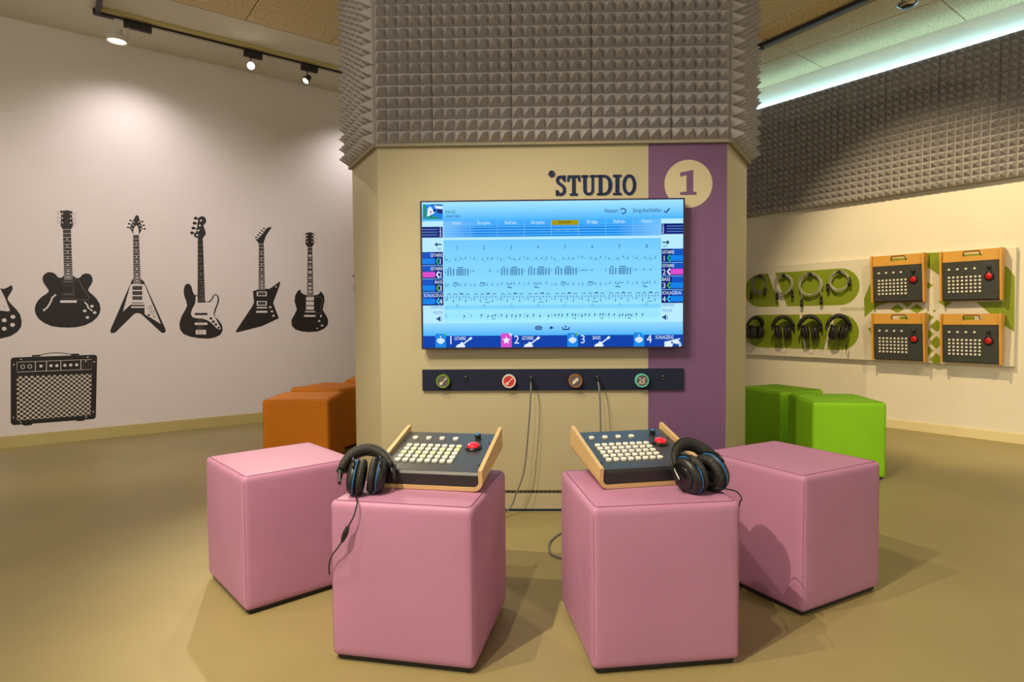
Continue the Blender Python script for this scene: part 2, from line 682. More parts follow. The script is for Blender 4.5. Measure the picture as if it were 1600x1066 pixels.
def letter_bm(ch):
    """letters on a 0..w by 0..1 grid, returned with their width"""
    bm = bmesh.new()
    z0, z1 = LET_Z0, LET_Z1

    def rect(x0, y0, x1, y1):
        prism(bm, [(x0, y0), (x1, y0), (x1, y1), (x0, y1)], z0, z1)
    if ch == 'S':
        w = 0.46
        pts = smooth_path([(0.36, 0.80, 0), (0.33, 0.89, 0), (0.23, 0.93, 0), (0.12, 0.89, 0), (0.085, 0.76, 0), (0.13, 0.63, 0),
                           (0.25, 0.53, 0), (0.35, 0.42, 0), (0.38, 0.27, 0), (0.33, 0.12, 0), (0.22, 0.065, 0), (0.11, 0.11, 0),
                           (0.075, 0.22, 0)], 5)
        ribbon(bm, [(p.x, p.y) for p in pts], 0.135, z0, z1)
        rect(0.335, 0.70, 0.43, 1.0)
        rect(0.01, 0.0, 0.105, 0.28)
    elif ch == 'T':
        w = 0.58
        prism(bm, [(0.0, 0.70), (0.09, 0.70), (0.13, 0.88), (0.215, 0.88), (0.215, 0.10), (0.12, 0.10), (0.12, 0), (0.46, 0),
                   (0.46, 0.10), (0.365, 0.10), (0.365, 0.88), (0.45, 0.88), (0.49, 0.70), (0.58, 0.70), (0.56, 1.0), (0.02, 1.0)], z0, z1)
    elif ch == 'U':
        w = 0.64
        pts = [(0.155, 0.98), (0.155, 0.30), (0.17, 0.17), (0.22, 0.09), (0.32, 0.06), (0.42, 0.09), (0.475, 0.17), (0.49, 0.30), (0.49, 0.98)]
        ribbon(bm, pts, lambda t: 0.15 - 0.05 * t, z0, z1)
        rect(0.0, 0.90, 0.30, 1.0)
        rect(0.37, 0.90, 0.64, 1.0)
    elif ch == 'D':
        w = 0.66
        ribbon(bm, [(0.15, 0.03), (0.15, 0.97)], 0.15, z0, z1)
        rect(0.0, 0.0, 0.24, 0.10)
        rect(0.0, 0.90, 0.24, 1.0)
        pts = [(0.2, 0.945), (0.34, 0.94), (0.45, 0.89), (0.53, 0.77), (0.565, 0.62), (0.57, 0.5), (0.565, 0.38), (0.53, 0.23), (0.45, 0.11), (0.34, 0.06), (0.2, 0.055)]
        ribbon(bm, pts, lambda t: 0.10 + 0.06 * math.sin(PI * t), z0, z1)
    elif ch == 'I':
        w = 0.36
        prism(bm, [(0, 0), (0.36, 0), (0.36, 0.10), (0.26, 0.10), (0.26, 0.90), (0.36, 0.90), (0.36, 1), (0, 1), (0, 0.90),
                   (0.10, 0.90), (0.10, 0.10), (0, 0.10)], z0, z1)
    else:
        w = 0.60
        n = 28
        pts = [(0.30 + 0.225 * math.cos(2 * PI * i / n), 0.5 + 0.45 * math.sin(2 * PI * i / n)) for i in range(n)]
        ribbon(bm, pts, 0.13, z0, z1, closed=True)
    return bm, w


a0 = KF.uv(868, 306)
a1 = KF.uv(994, 273)
cap_h = KF.uv(930, 275)[1] - KF.uv(930, 306.5)[1]
word = 'STUDIO'
widths = [0.46, 0.58, 0.64, 0.66, 0.36, 0.60]
gap = 0.03
total = sum(widths) + gap * 5
sx = (a1[0] - a0[0]) / total
x = a0[0]
for ch, wd in zip(word, widths):
    bm, w = letter_bm(ch)
    bm.transform(Matrix.Translation((x, a0[1], 0)) @ Matrix.Diagonal((sx, cap_h, 1, 1)))
    finish(bm, 'letter', 'navy', kiosk)
    x += (wd + gap) * sx
dp = KF.uv(862, 272)
bm = bmesh.new()
ribbon(bm, ellipse(dp[0], dp[1], 0.0145, n=24), 0.006, 0, 0.006, closed=True)
prism(bm, ellipse(dp[0], dp[1], 0.009, n=20), 0, 0.006)
finish(bm, 'dot_emblem', 'navy', kiosk)
cc = KF.uv(1075.5, 287.5)
rr = (KF.uv(1113, 287)[0] - KF.uv(1038, 287)[0]) / 2
bm = bmesh.new()
prism(bm, ellipse(cc[0], cc[1], rr, n=64), 0.0012, 0.0022)
finish(bm, 'number_disc', 'cream_print', kiosk)
bm = bmesh.new()
ox, oy = KF.uv(1062, 305)
k = (KF.uv(1088, 305)[0] - ox)
hh = KF.uv(1075, 266)[1] - KF.uv(1075, 305)[1]
prism(bm, [(ox + px_ * k, oy + py_ * hh) for px_, py_ in
           ((0.02, 0), (1, 0), (1, 0.11), (0.80, 0.14), (0.80, 1.0), (0.02, 0.90), (0.02, 0.75), (0.14, 0.73), (0.18, 0.78),
            (0.40, 0.78), (0.40, 0.14), (0.02, 0.11))], 0.0022, 0.0032)
finish(bm, 'numeral', 'violet', kiosk)


# ================================================================== TELEVISION WITH SHEET MUSIC
TVP = Plane((-0.4709, 3.2169, 0), (math.cos(TH), math.sin(TH), 0))
TW, TH_ = 1.3667, 0.7688
TZ0 = 0.8945
tv = thing('wall_display', 'large flat screen showing blue sheet music on the kiosk front', 'screen', TVP.mat(0, TZ0, 0))
mat('tv_case', (0.015, 0.012, 0.05), 0.3)
one_box('case', (-0.008, -0.006, -0.052), (TW + 0.008, TH_ + 0.006, -0.001), 'tv_case', tv, 0.004)
E_GAIN = 1.0


def emat(name, r, g, b, k=1.0):
    c = srgb(r, g, b)
    return mat(name, (0.0, 0.0, 0.0), 0.35, emit=c, estr=E_GAIN * k, spec=0.12)


def screen_gradient(name, stops, axis=1):
    m = bpy.data.materials.new(name)
    m.use_nodes = True
    nt = m.node_tree
    p = nt.nodes['Principled BSDF']
    p.inputs['Base Color'].default_value = (0, 0, 0, 1)
    p.inputs['Specular IOR Level'].default_value = 0.12
    p.inputs['Roughness'].default_value = 0.35
    tc = nt.nodes.new('ShaderNodeTexCoord')
    sp = nt.nodes.new('ShaderNodeSeparateXYZ')
    r = nt.nodes.new('ShaderNodeValToRGB')
    while len(r.color_ramp.elements) < len(stops):
        r.color_ramp.elements.new(0.5)
    for e, (t, c) in zip(r.color_ramp.elements, stops):
        e.position = t
        e.color = srgb(*c)
    nt.links.new(tc.outputs['Generated'], sp.inputs[0])
    nt.links.new(sp.outputs[axis], r.inputs['Fac'])
    nt.links.new(r.outputs['Color'], p.inputs['Emission Color'])
    p.inputs['Emission Strength'].default_value = E_GAIN
    MATS[name] = m


screen_gradient('scr_header', [(0.0, (70, 180, 255)), (0.45, (120, 205, 255)), (1.0, (165, 230, 255))])
screen_gradient('scr_tabs', [(0.0, (120, 190, 255)), (0.2, (62, 170, 255)), (0.85, (62, 172, 255)), (1.0, (110, 192, 255))], 0)
screen_gradient('scr_tracks', [(0.0, (110, 190, 255)), (0.15, (0, 135, 232)), (0.8, (0, 140, 238)), (1.0, (120, 195, 255))], 0)
screen_gradient('scr_sheet', [(0.0, (165, 238, 255)), (0.35, (140, 220, 255)), (0.8, (125, 212, 255)), (1.0, (110, 200, 255))])
screen_gradient('scr_transport', [(0.0, (75, 180, 255)), (1.0, (150, 220, 255))])
emat('scr_pale', 185, 235, 255)
emat('scr_pale_dim', 150, 205, 250)
emat('scr_band', 128, 212, 255)
emat('scr_bar', 0, 64, 172)
emat('scr_deep', 4, 28, 120)
emat('scr_mid', 0, 82, 195)
emat('scr_blue', 0, 130, 235)
emat('scr_line', 130, 205, 255)
emat('scr_faint', 112, 200, 248)
emat('scr_white', 225, 240, 255)
emat('scr_tabtext', 205, 235, 255)
emat('scr_ink', 12, 55, 120)
emat('scr_notes', 15, 70, 135)
emat('scr_greytext', 90, 140, 200)
emat('scr_yellow', 165, 150, 0)
emat('scr_olive', 70, 75, 10)
emat('scr_green', 0, 190, 130)
emat('scr_lime', 90, 180, 60)
emat('scr_cyan', 40, 205, 255)
emat('scr_magenta', 220, 75, 205)
emat('scr_iconblue', 22, 135, 232)
emat('scr_picgreen', 20, 140, 130)


def T(px, py):
    u = TVP.uv(px, py)
    return (u[0], u[1] - TZ0)


def A(x, y):                       # zoom windows used to read the screen
    return T(650 + x / 7.273, 300 + y / 7.273)


def B(x, y):
    return T(860 + x / 7.273, 300 + y / 7.273)


def C(x, y):
    return T(650 + x / 7.273, 420 + y / 7.273)


def D(x, y):
    return T(860 + x / 7.273, 420 + y / 7.273)


LAY = 0.0004


def rect_bm(bm, p, q, lay):
    prism(bm, [(p[0], p[1]), (q[0], p[1]), (q[0], q[1]), (p[0], q[1])], 0, LAY * lay)


xs0 = A(312, 500)[0]        # sheet left
xs1 = B(1258, 500)[0]       # sheet right
xr = TW - 0.002
xl = 0.003
y_head0 = (A(700, 330)[1] + B(700, 306)[1]) / 2
y_tab0 = (A(300, 392)[1] + B(700, 372)[1]) / 2
y_trk0 = (A(300, 520)[1] + B(700, 497)[1]) / 2
y_sh1 = (A(300, 548)[1] + B(700, 530)[1]) / 2
y_sh0 = (C(300, 622)[1] + D(700, 604)[1]) / 2
y_bar = (C(700, 764)[1] + D(700, 750)[1]) / 2
panel = one_box('screen_panel', (xl, 0.003, -0.004), (xr, TH_ - 0.003, 0.0), 'scr_pale', tv)


def scr(name, rects, material, lay):
    bm = bmesh.new()
    for p, q in rects:
        rect_bm(bm, p, q, lay)
    return finish(bm, name, material, panel)


scr('header', [((xl, y_head0), (xr, TH_ - 0.003))], 'scr_header', 1)
scr('tab_row', [((xs0, y_tab0), (xs1, y_head0))], 'scr_tabs', 1)
scr('track_overview', [((xs0, y_trk0), (xs1, y_tab0))], 'scr_tracks', 1)
scr('sheet', [((xs0, y_sh0), (xs1, y_sh1))], 'scr_sheet', 1)
scr('transport_bar', [((xl, y_bar), (xr, y_sh0))], 'scr_transport', 1)
scr('player_bar', [((xl, 0.003), (xr, y_bar))], 'scr_bar', 1)
# side columns


class Prints:
    """every word or symbol becomes a part of its own"""

    def __init__(self, material):
        self.m, self.l = material, []

    def __call__(self, name):
        self.l.append((name, bmesh.new()))
        return self.l[-1][1]

    def done(self):
        for n, b in self.l:
            finish(b, n, self.m, panel)


WT, INK, GRY = Prints('scr_white'), Prints('scr_ink'), Prints('scr_greytext')
COLM, TTL, STR, ACT = Prints('scr_deep'), Prints('scr_mid'), Prints('scr_blue'), Prints('scr_magenta')
TAB, CARD = Prints('scr_tabtext'), Prints('scr_iconblue')
bm_sep = bmesh.new()
sideL = (xl, A(304, 500)[0])
sideR = (B(1262, 500)[0], xr)
ov = [((sideL[0], A(0, 522)[1]), (sideL[1], A(0, 398)[1])), ((sideR[0], B(0, 497)[1] + 0.002), (sideR[1], B(0, 372)[1]))]
for p, q in ov:
    rect_bm(COLM('track_column'), p, q, 2)
    h = (q[1] - p[1])
    for k in range(1, 4):
        rect_bm(bm_sep, (p[0] + (0.0 if p[0] < 0.5 else 0.028), p[1] + h * k / 4 - 0.0008),
                (q[0] - (0.028 if p[0] < 0.5 else 0), p[1] + h * k / 4 + 0.0008), 3)
    for k in range(4):
        add_text(WT('lettering'), str(4 - k), 0.020, (q[0] - 0.012) if p[0] < 0.5 else p[0] + 0.008, p[1] + h * (k + 0.22) / 4, LAY * 3, 'CENTER')
names = ['GITARRE', 'GITARRE', 'BASS', 'SCHLAGZEUG']
FITW = [0.062, 0.062, 0.040, 0.099]
chev = ['scr_green', 'scr_white', 'scr_lime', 'scr_cyan']
topL = A(0, 685)[1]
botL = C(0, 420)[1]
topR = B(0, 658)[1]
botR = D(0, 400)[1]
for side in (0, 1):
    x0, x1 = (sideL, sideR)[side]
    top, bot = ((topL, botL), (topR, botR))[side]
    hh = (top - bot) / 4
    rect_bm(COLM('track_column'), (x0, bot), (x1, top), 2)
    for k in range(4):
        t = top - hh * k
        if k:
            rect_bm(bm_sep, (x0, t - 0.002), (x1, t + 0.001), 4)
        if side == 0:
            rect_bm(TTL('track_title_strip'), (x0, t - 0.45 * hh), (x0 + 0.058, t - 0.03 * hh), 3)
            rect_bm((ACT if k == 1 else STR)('track_strip'), (x0, t - 0.90 * hh), (x0 + 0.066, t - 0.48 * hh), 3)
            add_text(WT('lettering'), names[k], 0.024, x1 - 0.003, t - 0.36 * hh, LAY * 4, 'RIGHT', 0.86, fit=FITW[k])
            add_text(WT('lettering'), str(k + 1), 0.040, x1 - 0.014, t - 0.90 * hh, LAY * 4, 'CENTER', 0.9)
            cx = x0 + 0.072
        else:
            rect_bm(TTL('track_title_strip'), (x1 - 0.058, t - 0.45 * hh), (x1, t - 0.03 * hh), 3)
            rect_bm((ACT if k == 1 else STR)('track_strip'), (x1 - 0.066, t - 0.90 * hh), (x1, t - 0.48 * hh), 3)
            add_text(WT('lettering'), names[k], 0.024, x0 + 0.003, t - 0.36 * hh, LAY * 4, 'LEFT', 0.86, fit=FITW[k])
            add_text(WT('lettering'), str(k + 1), 0.040, x0 + 0.014, t - 0.90 * hh, LAY * 4, 'CENTER', 0.9)
            cx = x0 + 0.030
        cb = bmesh.new()
        cy = t - 0.69 * hh
        ribbon(cb, [(cx + 0.014, cy + 0.016), (cx + 0.002, cy), (cx + 0.014, cy - 0.016)], 0.008, 0, LAY * 5)
        finish(cb, 'chevron', chev[k], panel)
tag(finish(bm_sep, 'separators', 'scr_line', panel), kind='stuff')
for q_ in (COLM, TTL, STR, ACT):
    q_.done()
# pale cells of the side columns
add_text(GRY('lettering'), 'TAKT', 0.022, sideL[1] - 0.004, A(0, 670)[1], LAY * 2, 'RIGHT', 0.85, fit=0.028)
add_text(GRY('lettering'), 'TAKT', 0.022, sideR[0] + 0.004, B(0, 645)[1], LAY * 2, 'LEFT', 0.85, fit=0.028)
add_text(GRY('lettering'), 'HARMONIE', 0.021, sideL[1] - 0.002, C(0, 455)[1], LAY * 2, 'RIGHT', 0.85, fit=0.064)
add_text(GRY('lettering'), 'HARMONIE', 0.021, sideR[0] + 0.002, D(0, 438)[1], LAY * 2, 'LEFT', 0.85, fit=0.064)
add_text(GRY('lettering'), 'MELODIE', 0.021, sideL[1] - 0.004, C(0, 516)[1], LAY * 2, 'RIGHT', 0.85, fit=0.050)
add_text(GRY('lettering'), 'MELODIE', 0.021, sideR[0] + 0.004, D(0, 498)[1], LAY * 2, 'LEFT', 0.85, fit=0.050)


def arrow(bm, tip, tail, w):
    tip, tail = Vector(tip), Vector(tail)
    d = (tail - tip).normalized()
    n = Vector((-d.y, d.x))
    ribbon(bm, [tip + d * 0.010, tail], w, 0, LAY * 3)
    prism(bm, [tip, tip + d * 0.015 + n * 0.012, tip + d * 0.015 - n * 0.012], 0, LAY * 3)


arrow(INK('symbol'), A(210, 598), A(292, 598), 0.006)
arrow(INK('symbol'), B(1356, 573), B(1272, 573), 0.006)
for p in (C(262, 570), D(1300, 552)):
    prism(INK('symbol'), [(p[0] - 0.013, p[1] - 0.005), (p[0] - 0.005, p[1] - 0.005), (p[0] + 0.007, p[1] - 0.016), (p[0] + 0.007, p[1] + 0.016),
                   (p[0] - 0.005, p[1] + 0.005), (p[0] - 0.013, p[1] + 0.005)], 0, LAY * 3)
    ribbon(GRY('symbol'), [(p[0] + 0.012, p[1] - 0.011), (p[0] + 0.016, p[1]), (p[0] + 0.012, p[1] + 0.011)], 0.003, 0, LAY * 3)
# header writing
p = B(617, 235)
add_text(INK('lettering'), 'Neustart', 0.030, p[0], p[1], LAY * 2, 'LEFT', 0.78, fit=0.069)
p = B(938, 230)
add_text(INK('lettering'), 'Song abschließen', 0.030, p[0], p[1], LAY * 2, 'LEFT', 0.76, fit=0.146)
p = B(826, 217)
arc = [(p[0] + 0.0135 * math.cos(t), p[1] + 0.0135 * math.sin(t)) for t in [R(160 - 32 * i) for i in range(-1, 10)]]
ribbon(INK('symbol'), arc[1:], 0.0055, 0, LAY * 2)
p = B(1320, 218)
ribbon(INK('symbol'), [(p[0] - 0.013, p[1] + 0.003), (p[0] - 0.004, p[1] - 0.009), (p[0] + 0.015, p[1] + 0.014)], 0.007, 0, LAY * 2)
p = A(335, 245)
gt = bmesh.new()
add_text(gt, 'band', 0.030, p[0], p[1], LAY * 2, 'LEFT', 0.85, fit=0.047)
finish(gt, 'band_title', 'scr_picgreen', panel)
p = A(342, 290)
add_text(INK('lettering'), 'mein lied', 0.023, p[0], p[1], LAY * 2, 'LEFT', 0.95, fit=0.070)
# thumbnail picture
scr('thumbnail', [(A(80, 310), A(302, 142))], 'scr_blue', 2)
bm = bmesh.new()
prism(bm, [A(80, 142), A(112, 142), A(125, 280), A(80, 305)], 0, LAY * 3)
prism(bm, [A(80, 310), A(180, 262), A(302, 310)], 0, LAY * 3)
finish(bm, 'thumbnail_curtain', 'scr_picgreen', panel)
bm = bmesh.new()
prism(bm, [A(205, 155), A(302, 165), A(302, 195), A(230, 190)], 0, LAY * 3)
prism(bm, [A(125, 280), A(135, 185), A(165, 165), A(190, 200), A(215, 235), A(175, 262)], 0, LAY * 3)
finish(bm, 'thumbnail_light', 'scr_white', panel)
bm = bmesh.new()
prism(bm, [A(235, 198), A(302, 198), A(302, 250), A(238, 238)], 0, LAY * 4)
prism(bm, ellipse(*A(210, 212), 0.008, n=12), 0, LAY * 4)
prism(bm, [A(170, 152), A(260, 150), A(300, 146), A(300, 142), A(170, 142)], 0, LAY * 4)
ribbon(bm, [A(168, 228), A(178, 300)], 0.002, 0, LAY * 4)
prism(bm, ellipse(*A(168, 228), 0.004, n=8), 0, LAY * 4)
finish(bm, 'thumbnail_stage', 'scr_deep', panel)
# song sections
tabs = ['Intro', 'Strophe', 'Refrain', 'Strophe', 'Refrain', 'Bridge', 'Refrain', 'Outro']
tw = (xs1 - xs0 - 0.004) / 8
bm_oli = bmesh.new()
for k, s in enumerate(tabs):
    cx = xs0 + tw * (k + 0.5)
    add_text(bm_oli if k == 4 else TAB('lettering'), s, 0.026, cx, y_tab0 + 0.008, LAY * 4, 'CENTER', 0.85)
scr('active_tab', [((xs0 + tw * 4 + 0.002, y_tab0 + 0.001), (xs0 + tw * 5 - 0.001, y_head0 - 0.002))], 'scr_yellow', 2)
TAB.done()
finish(bm_oli, 'active_section_name', 'scr_olive', panel)
# overview lines, bar lines and staves
bm_l, bm_f = bmesh.new(), bmesh.new()
for k in range(4):
    y = y_tab0 - (y_tab0 - y_trk0) * (0.10 + 0.24 * k)
    rect_bm(bm_l, (xs0, y - 0.0012), (xs1, y + 0.0012), 2)
y = y_tab0 - (y_tab0 - y_trk0) * 0.40
ribbon(bm_l, [(xs0 + tw * (4 + t / 10), y + 0.004 * math.sin(t * 1.9)) for t in range(11)], 0.002, 0, LAY * 2)
for k in range(1, 8):
    rect_bm(bm_l, (xs0 + tw * k - 0.0008, y_trk0), (xs0 + tw * k + 0.0008, y_head0), 2)
rect_bm(bm_f, (xs0, y_trk0 - 0.001), (xs1, y_trk0 + 0.001), 2)
tag(finish(bm_l, 'overview_lines', 'scr_line', panel), kind='stuff')
bars = A(0, 635)[1], A(0, 682)[1]
bm_n = bmesh.new()


def mid(ya, yb):
    return (A(0, ya)[1] + B(0, yb)[1]) / 2


def midc(ya, yb):
    return (C(0, ya)[1] + D(0, yb)[1]) / 2


ny1, ny0 = mid(628, 612), mid(680, 660)
rect_bm(bm_f, (xs0, ny1 - 0.0008), (xs1, ny1 + 0.0008), 2)
for k in range(8):
    add_text(INK('lettering'), str(k + 1), 0.026, xs0 + tw * (k + 0.5), ny0 + 0.008, LAY * 3, 'CENTER', 0.8)
    if k:
        rect_bm(bm_f, (xs0 + tw * k - 0.001, ny0), (xs0 + tw * k + 0.001, ny1), 2)
staff = [(mid(740, 722), mid(782, 762)), (midc(15, 2), midc(55, 40)), (midc(172, 158), midc(210, 196)),
         (midc(330, 318), midc(368, 354)), (midc(518, 510), midc(560, 550))]
hy1, hy0 = midc(420, 408), midc(466, 452)
scr('harmony_row', [((xs0, hy0), (xs1, hy1))], 'scr_band', 1.4)
for k, s in enumerate('GAGACAAD'):
    add_text(GRY('lettering'), s, 0.024, xs0 + tw * (k + 0.5), hy0 + 0.012, LAY * 3, 'CENTER', 0.8)
for t, b in staff:
    for i in range(5):
        y = b + (t - b) * i / 4
        rect_bm(bm_f, (xs0 + 0.002, y - 0.0004), (xs1 - 0.004, y + 0.0004), 2)
    for k in range(1, 8):
        rect_bm(bm_n, (xs0 + tw * k - 0.0008, b), (xs0 + tw * k + 0.0008, t), 3)


def head(x, y, w=0.0034, h=0.0030):
    prism(bm_n, [(x - w, y - h * 0.6), (x + w * 0.7, y - h), (x + w, y + h * 0.6), (x - w * 0.7, y + h)], 0, LAY * 3)


def note(x, y, up, L=0.020):
    head(x, y)
    s = 0.003 if up else -0.003
    rect_bm(bm_n, (x + s - 0.0006, min(y, y + (L if up else -L))), (x + s + 0.0006, max(y, y + (L if up else -L))), 3)


rnd = random.Random(3)
for k in range(8):
    mx = xs0 + tw * k + 0.012
    W = tw - 0.016
    # guitar one: sparse notes with ties
    t, b = staff[0]
    for f in (0.04, 0.40, 0.62, 0.82):
        y = b + (t - b) * rnd.choice((0.1, 0.3, 0.5))
        note(mx + W * f, y, rnd.random() < 0.4, 0.014)
        if f < 0.7:
            ribbon(bm_n, [(mx + W * (f + 0.04), y - 0.006), (mx + W * (f + 0.10), y - 0.009), (mx + W * (f + 0.17), y - 0.006)], 0.0011, 0, LAY * 3)
    # guitar two: chord stacks under beams
    t, b = staff[1]
    if k not in (1, 5, 7):
        for fs in ((0.10, 0.21, 0.33), (0.48, 0.56, 0.64, 0.72), (0.82, 0.94)):
            for f in fs:
                for j in range(4):
                    head(mx + W * f - 0.003, b - 0.010 + 0.009 * j, 0.0032, 0.0036)
                rect_bm(bm_n, (mx + W * f - 0.0006, b - 0.010), (mx + W * f + 0.0006, t + 0.010), 3)
            if len(fs) > 2:
                rect_bm(bm_n, (mx + W * fs[0], t + 0.008), (mx + W * fs[-1 if len(fs) == 4 else 1], t + 0.012), 3)
    else:
        for f in ((0.02, 0.7) if k == 1 else (0.04, 0.12, 0.22, 0.45) if k == 5 else (0.02, 0.34, 0.62)):
            note(mx + W * f, (t + b) / 2, True, 0.008)
    # bass
    t, b = staff[2]
    for f, lift in ((0.06, 0.4), (0.30, 0.5), (0.38, 0.1), (0.47, 0.5), (0.58, 0.5), (0.80, 0.5)):
        note(mx + W * f, b + (t - b) * (lift + (0.3 if k in (2, 3, 6, 7) else 0)), True, 0.014)
    q = t + 0.002 if k in (0, 1, 4, 5) else b - 0.006
    ribbon(bm_n, [(mx + W * 0.30, q + 0.002), (mx + W * 0.50, q - 0.002)], 0.0042, 0, LAY * 3)
    # drums
    t, b = staff[3]
    for i in range(8):
        f = 0.04 + i * 0.128
        head(mx + W * f, t + 0.001, 0.003, 0.0026)
        rect_bm(bm_n, (mx + W * f + 0.002, t), (mx + W * f + 0.0032, t + 0.018), 3)
        if i % 2 == 0:
            rect_bm(bm_n, (mx + W * f + 0.002, t + 0.016), (mx + W * (f + 0.128) + 0.003, t + (0.022 if i == 4 else 0.019)), 3)
            head(mx + W * f, b - (0.004 if i % 4 else -0.006), 0.003, 0.0036)
            rect_bm(bm_n, (mx + W * f + 0.001, b - (0.014 if i % 4 else 0.0)), (mx + W * f + 0.0022, b + 0.012), 3)
    if k in (1, 3, 5, 7):
        rect_bm(bm_n, (mx + W * 0.48, b - 0.012), (mx + W * 0.70, b - 0.009), 3)
    # melody
    t, b = staff[4]
    for f in ((0.75,), (0.34, 0.62, 0.80, 0.92), (0.06, 0.28, 0.50, 0.66, 0.84), (0.02, 0.28, 0.55, 0.9),
              (0.05, 0.2, 0.34, 0.56, 0.78, 0.9), (0.04, 0.18, 0.34, 0.58, 0.80, 0.92), (0.04, 0.26, 0.48, 0.6, 0.74, 0.86, 0.96),
              (0.05, 0.3))[k]:
        y = b + (t - b) * rnd.choice((0.5, 0.7, 0.8))
        note(mx + W * f, y, False, 0.022)
        head(mx + W * f - 0.001, y - 0.005, 0.0028, 0.004)
    if k in (1, 4, 5, 6):
        rect_bm(bm_n, (mx + W * 0.80, b - 0.010), (mx + W * 0.92, b - 0.007), 3)
for i, (t, b) in enumerate(staff):            # clefs
    ribbon(bm_n, [(xs0 + 0.008, b - 0.004), (xs0 + 0.011, b + 0.008), (xs0 + 0.006, b + 0.004), (xs0 + 0.010, t), (xs0 + 0.008, t + 0.005)], 0.0018, 0, LAY * 3)
tag(finish(bm_f, 'staff_lines', 'scr_faint', panel), kind='stuff')
tag(finish(bm_n, 'notes', 'scr_notes', panel), kind='stuff')
# transport symbols
p0, p1 = C(1358, 692), C(1428, 655)
ribbon(INK('symbol'), [(p0[0] + 0.004, p0[1]), (p1[0] - 0.004, p0[1]), (p1[0], p0[1] + 0.006), (p1[0], p1[1] - 0.006), (p1[0] - 0.004, p1[1]),
                (p0[0] + 0.004, p1[1]), (p0[0], p1[1] - 0.006), (p0[0], p0[1] + 0.006)], 0.005, 0, LAY * 2, closed=True)
for q in (1375, 1393, 1411):
    c = C(q, 673)
    prism(INK('symbol'), ellipse(c[0], c[1], 0.0042, n=8), 0, LAY * 2)
prism(INK('symbol'), [C(1522, 692), C(1568, 672), C(1522, 650)], 0, LAY * 2)
ribbon(INK('symbol'), [D(140, 662), D(140, 690), D(214, 688), D(214, 660)], 0.007, 0, LAY * 2)
prism(INK('symbol'), [D(166, 672), D(190, 658), D(166, 645)], 0, LAY * 2)
# players
bm_im = bmesh.new()
icons = [(C(220, 740), C(342, 898)), (C(966, 736), C(1088, 897)), (D(192, 732), D(312, 888)), (D(946, 726), D(1066, 886))]
flags = ['scr_green', 'scr_white', 'scr_lime', 'scr_cyan']
fontx = []
for k, (p, q) in enumerate(icons):
    b = bm_im if k == 1 else CARD('player_card')
    yb = 0.003
    prism(b, [(p[0], yb), (q[0], yb), (q[0], p[1] - 0.018), (q[0] - 0.018, p[1]), (p[0], p[1])], 0, LAY * 3)
    fb = bmesh.new()
    prism(fb, [(q[0], p[1]), (q[0] - 0.018, p[1]), (q[0], p[1] - 0.018)], 0, LAY * 4)
    finish(fb, 'corner_flag', flags[k], panel)
    cx, cy = (p[0] + q[0]) / 2, (p[1] + yb) / 2
    if k == 1:
        prism(WT('symbol'), [(cx + (0.022 if i % 2 == 0 else 0.010) * math.sin(PI * i / 5), cy + (0.022 if i % 2 == 0 else 0.010) * math.cos(PI * i / 5))
                       for i in range(10)], 0, LAY * 4)
    else:
        prism(WT('symbol'), [(cx - 0.022, cy), (cx - 0.013, cy + 0.011), (cx, cy + 0.014), (cx + 0.013, cy + 0.011), (cx + 0.022, cy), (cx + 0.012, cy - 0.012),
                       (cx, cy - 0.018), (cx - 0.012, cy - 0.012)], 0, LAY * 4)
        rect_bm(WT.l[-1][1], (cx - 0.0012, cy + 0.013), (cx + 0.0012, cy + 0.022), 4)
        prism(WT.l[-1][1], ellipse(cx, cy + 0.023, 0.0035, n=8), 0, LAY * 4)
        for s in (-1, 1):
            prism(b, ellipse(cx + s * 0.007, cy + 0.002, 0.0025, n=8), 0, LAY * 5)
        ribbon(b, [(cx - 0.006, cy - 0.007), (cx, cy - 0.010), (cx + 0.006, cy - 0.007)], 0.002, 0, LAY * 5)
    cxd = q[0] + 0.026
    add_text(WT('lettering'), str(k + 1), 0.062, cxd, 0.022, LAY * 4, 'CENTER', 0.92)
labs = [C(436, 812), C(1204, 808), D(480, 804), D(1192, 798)]
for s, p in zip(names, labs):
    add_text(WT('lettering'), s, 0.027, p[0], p[1], LAY * 5, 'LEFT', 0.9, fit={'G': 0.060, 'B': 0.040, 'S': 0.094}[s[0]])


def mini_guitar(m, base, tip):
    base, tip = Vector(base), Vector(tip)
    d = (tip - base).normalized()
    n = Vector((-d.y, d.x))
    ribbon(m, [base + d * 0.012, tip], 0.0065, 0, LAY * 4)
    ribbon(m, [tip - d * 0.012, tip + d * 0.004], 0.012, 0, LAY * 4)
    y0 = 0.004
    prism(m, [(base.x - 0.024, y0), (base.x + 0.022, y0), (base.x + 0.026, y0 + 0.008), (base.x + 0.018, y0 + 0.015), (base.x + 0.015, y0 + 0.024),
              (base.x + 0.005, y0 + 0.028), (base.x - 0.003, y0 + 0.018), (base.x - 0.018, y0 + 0.012)], 0, LAY * 4)


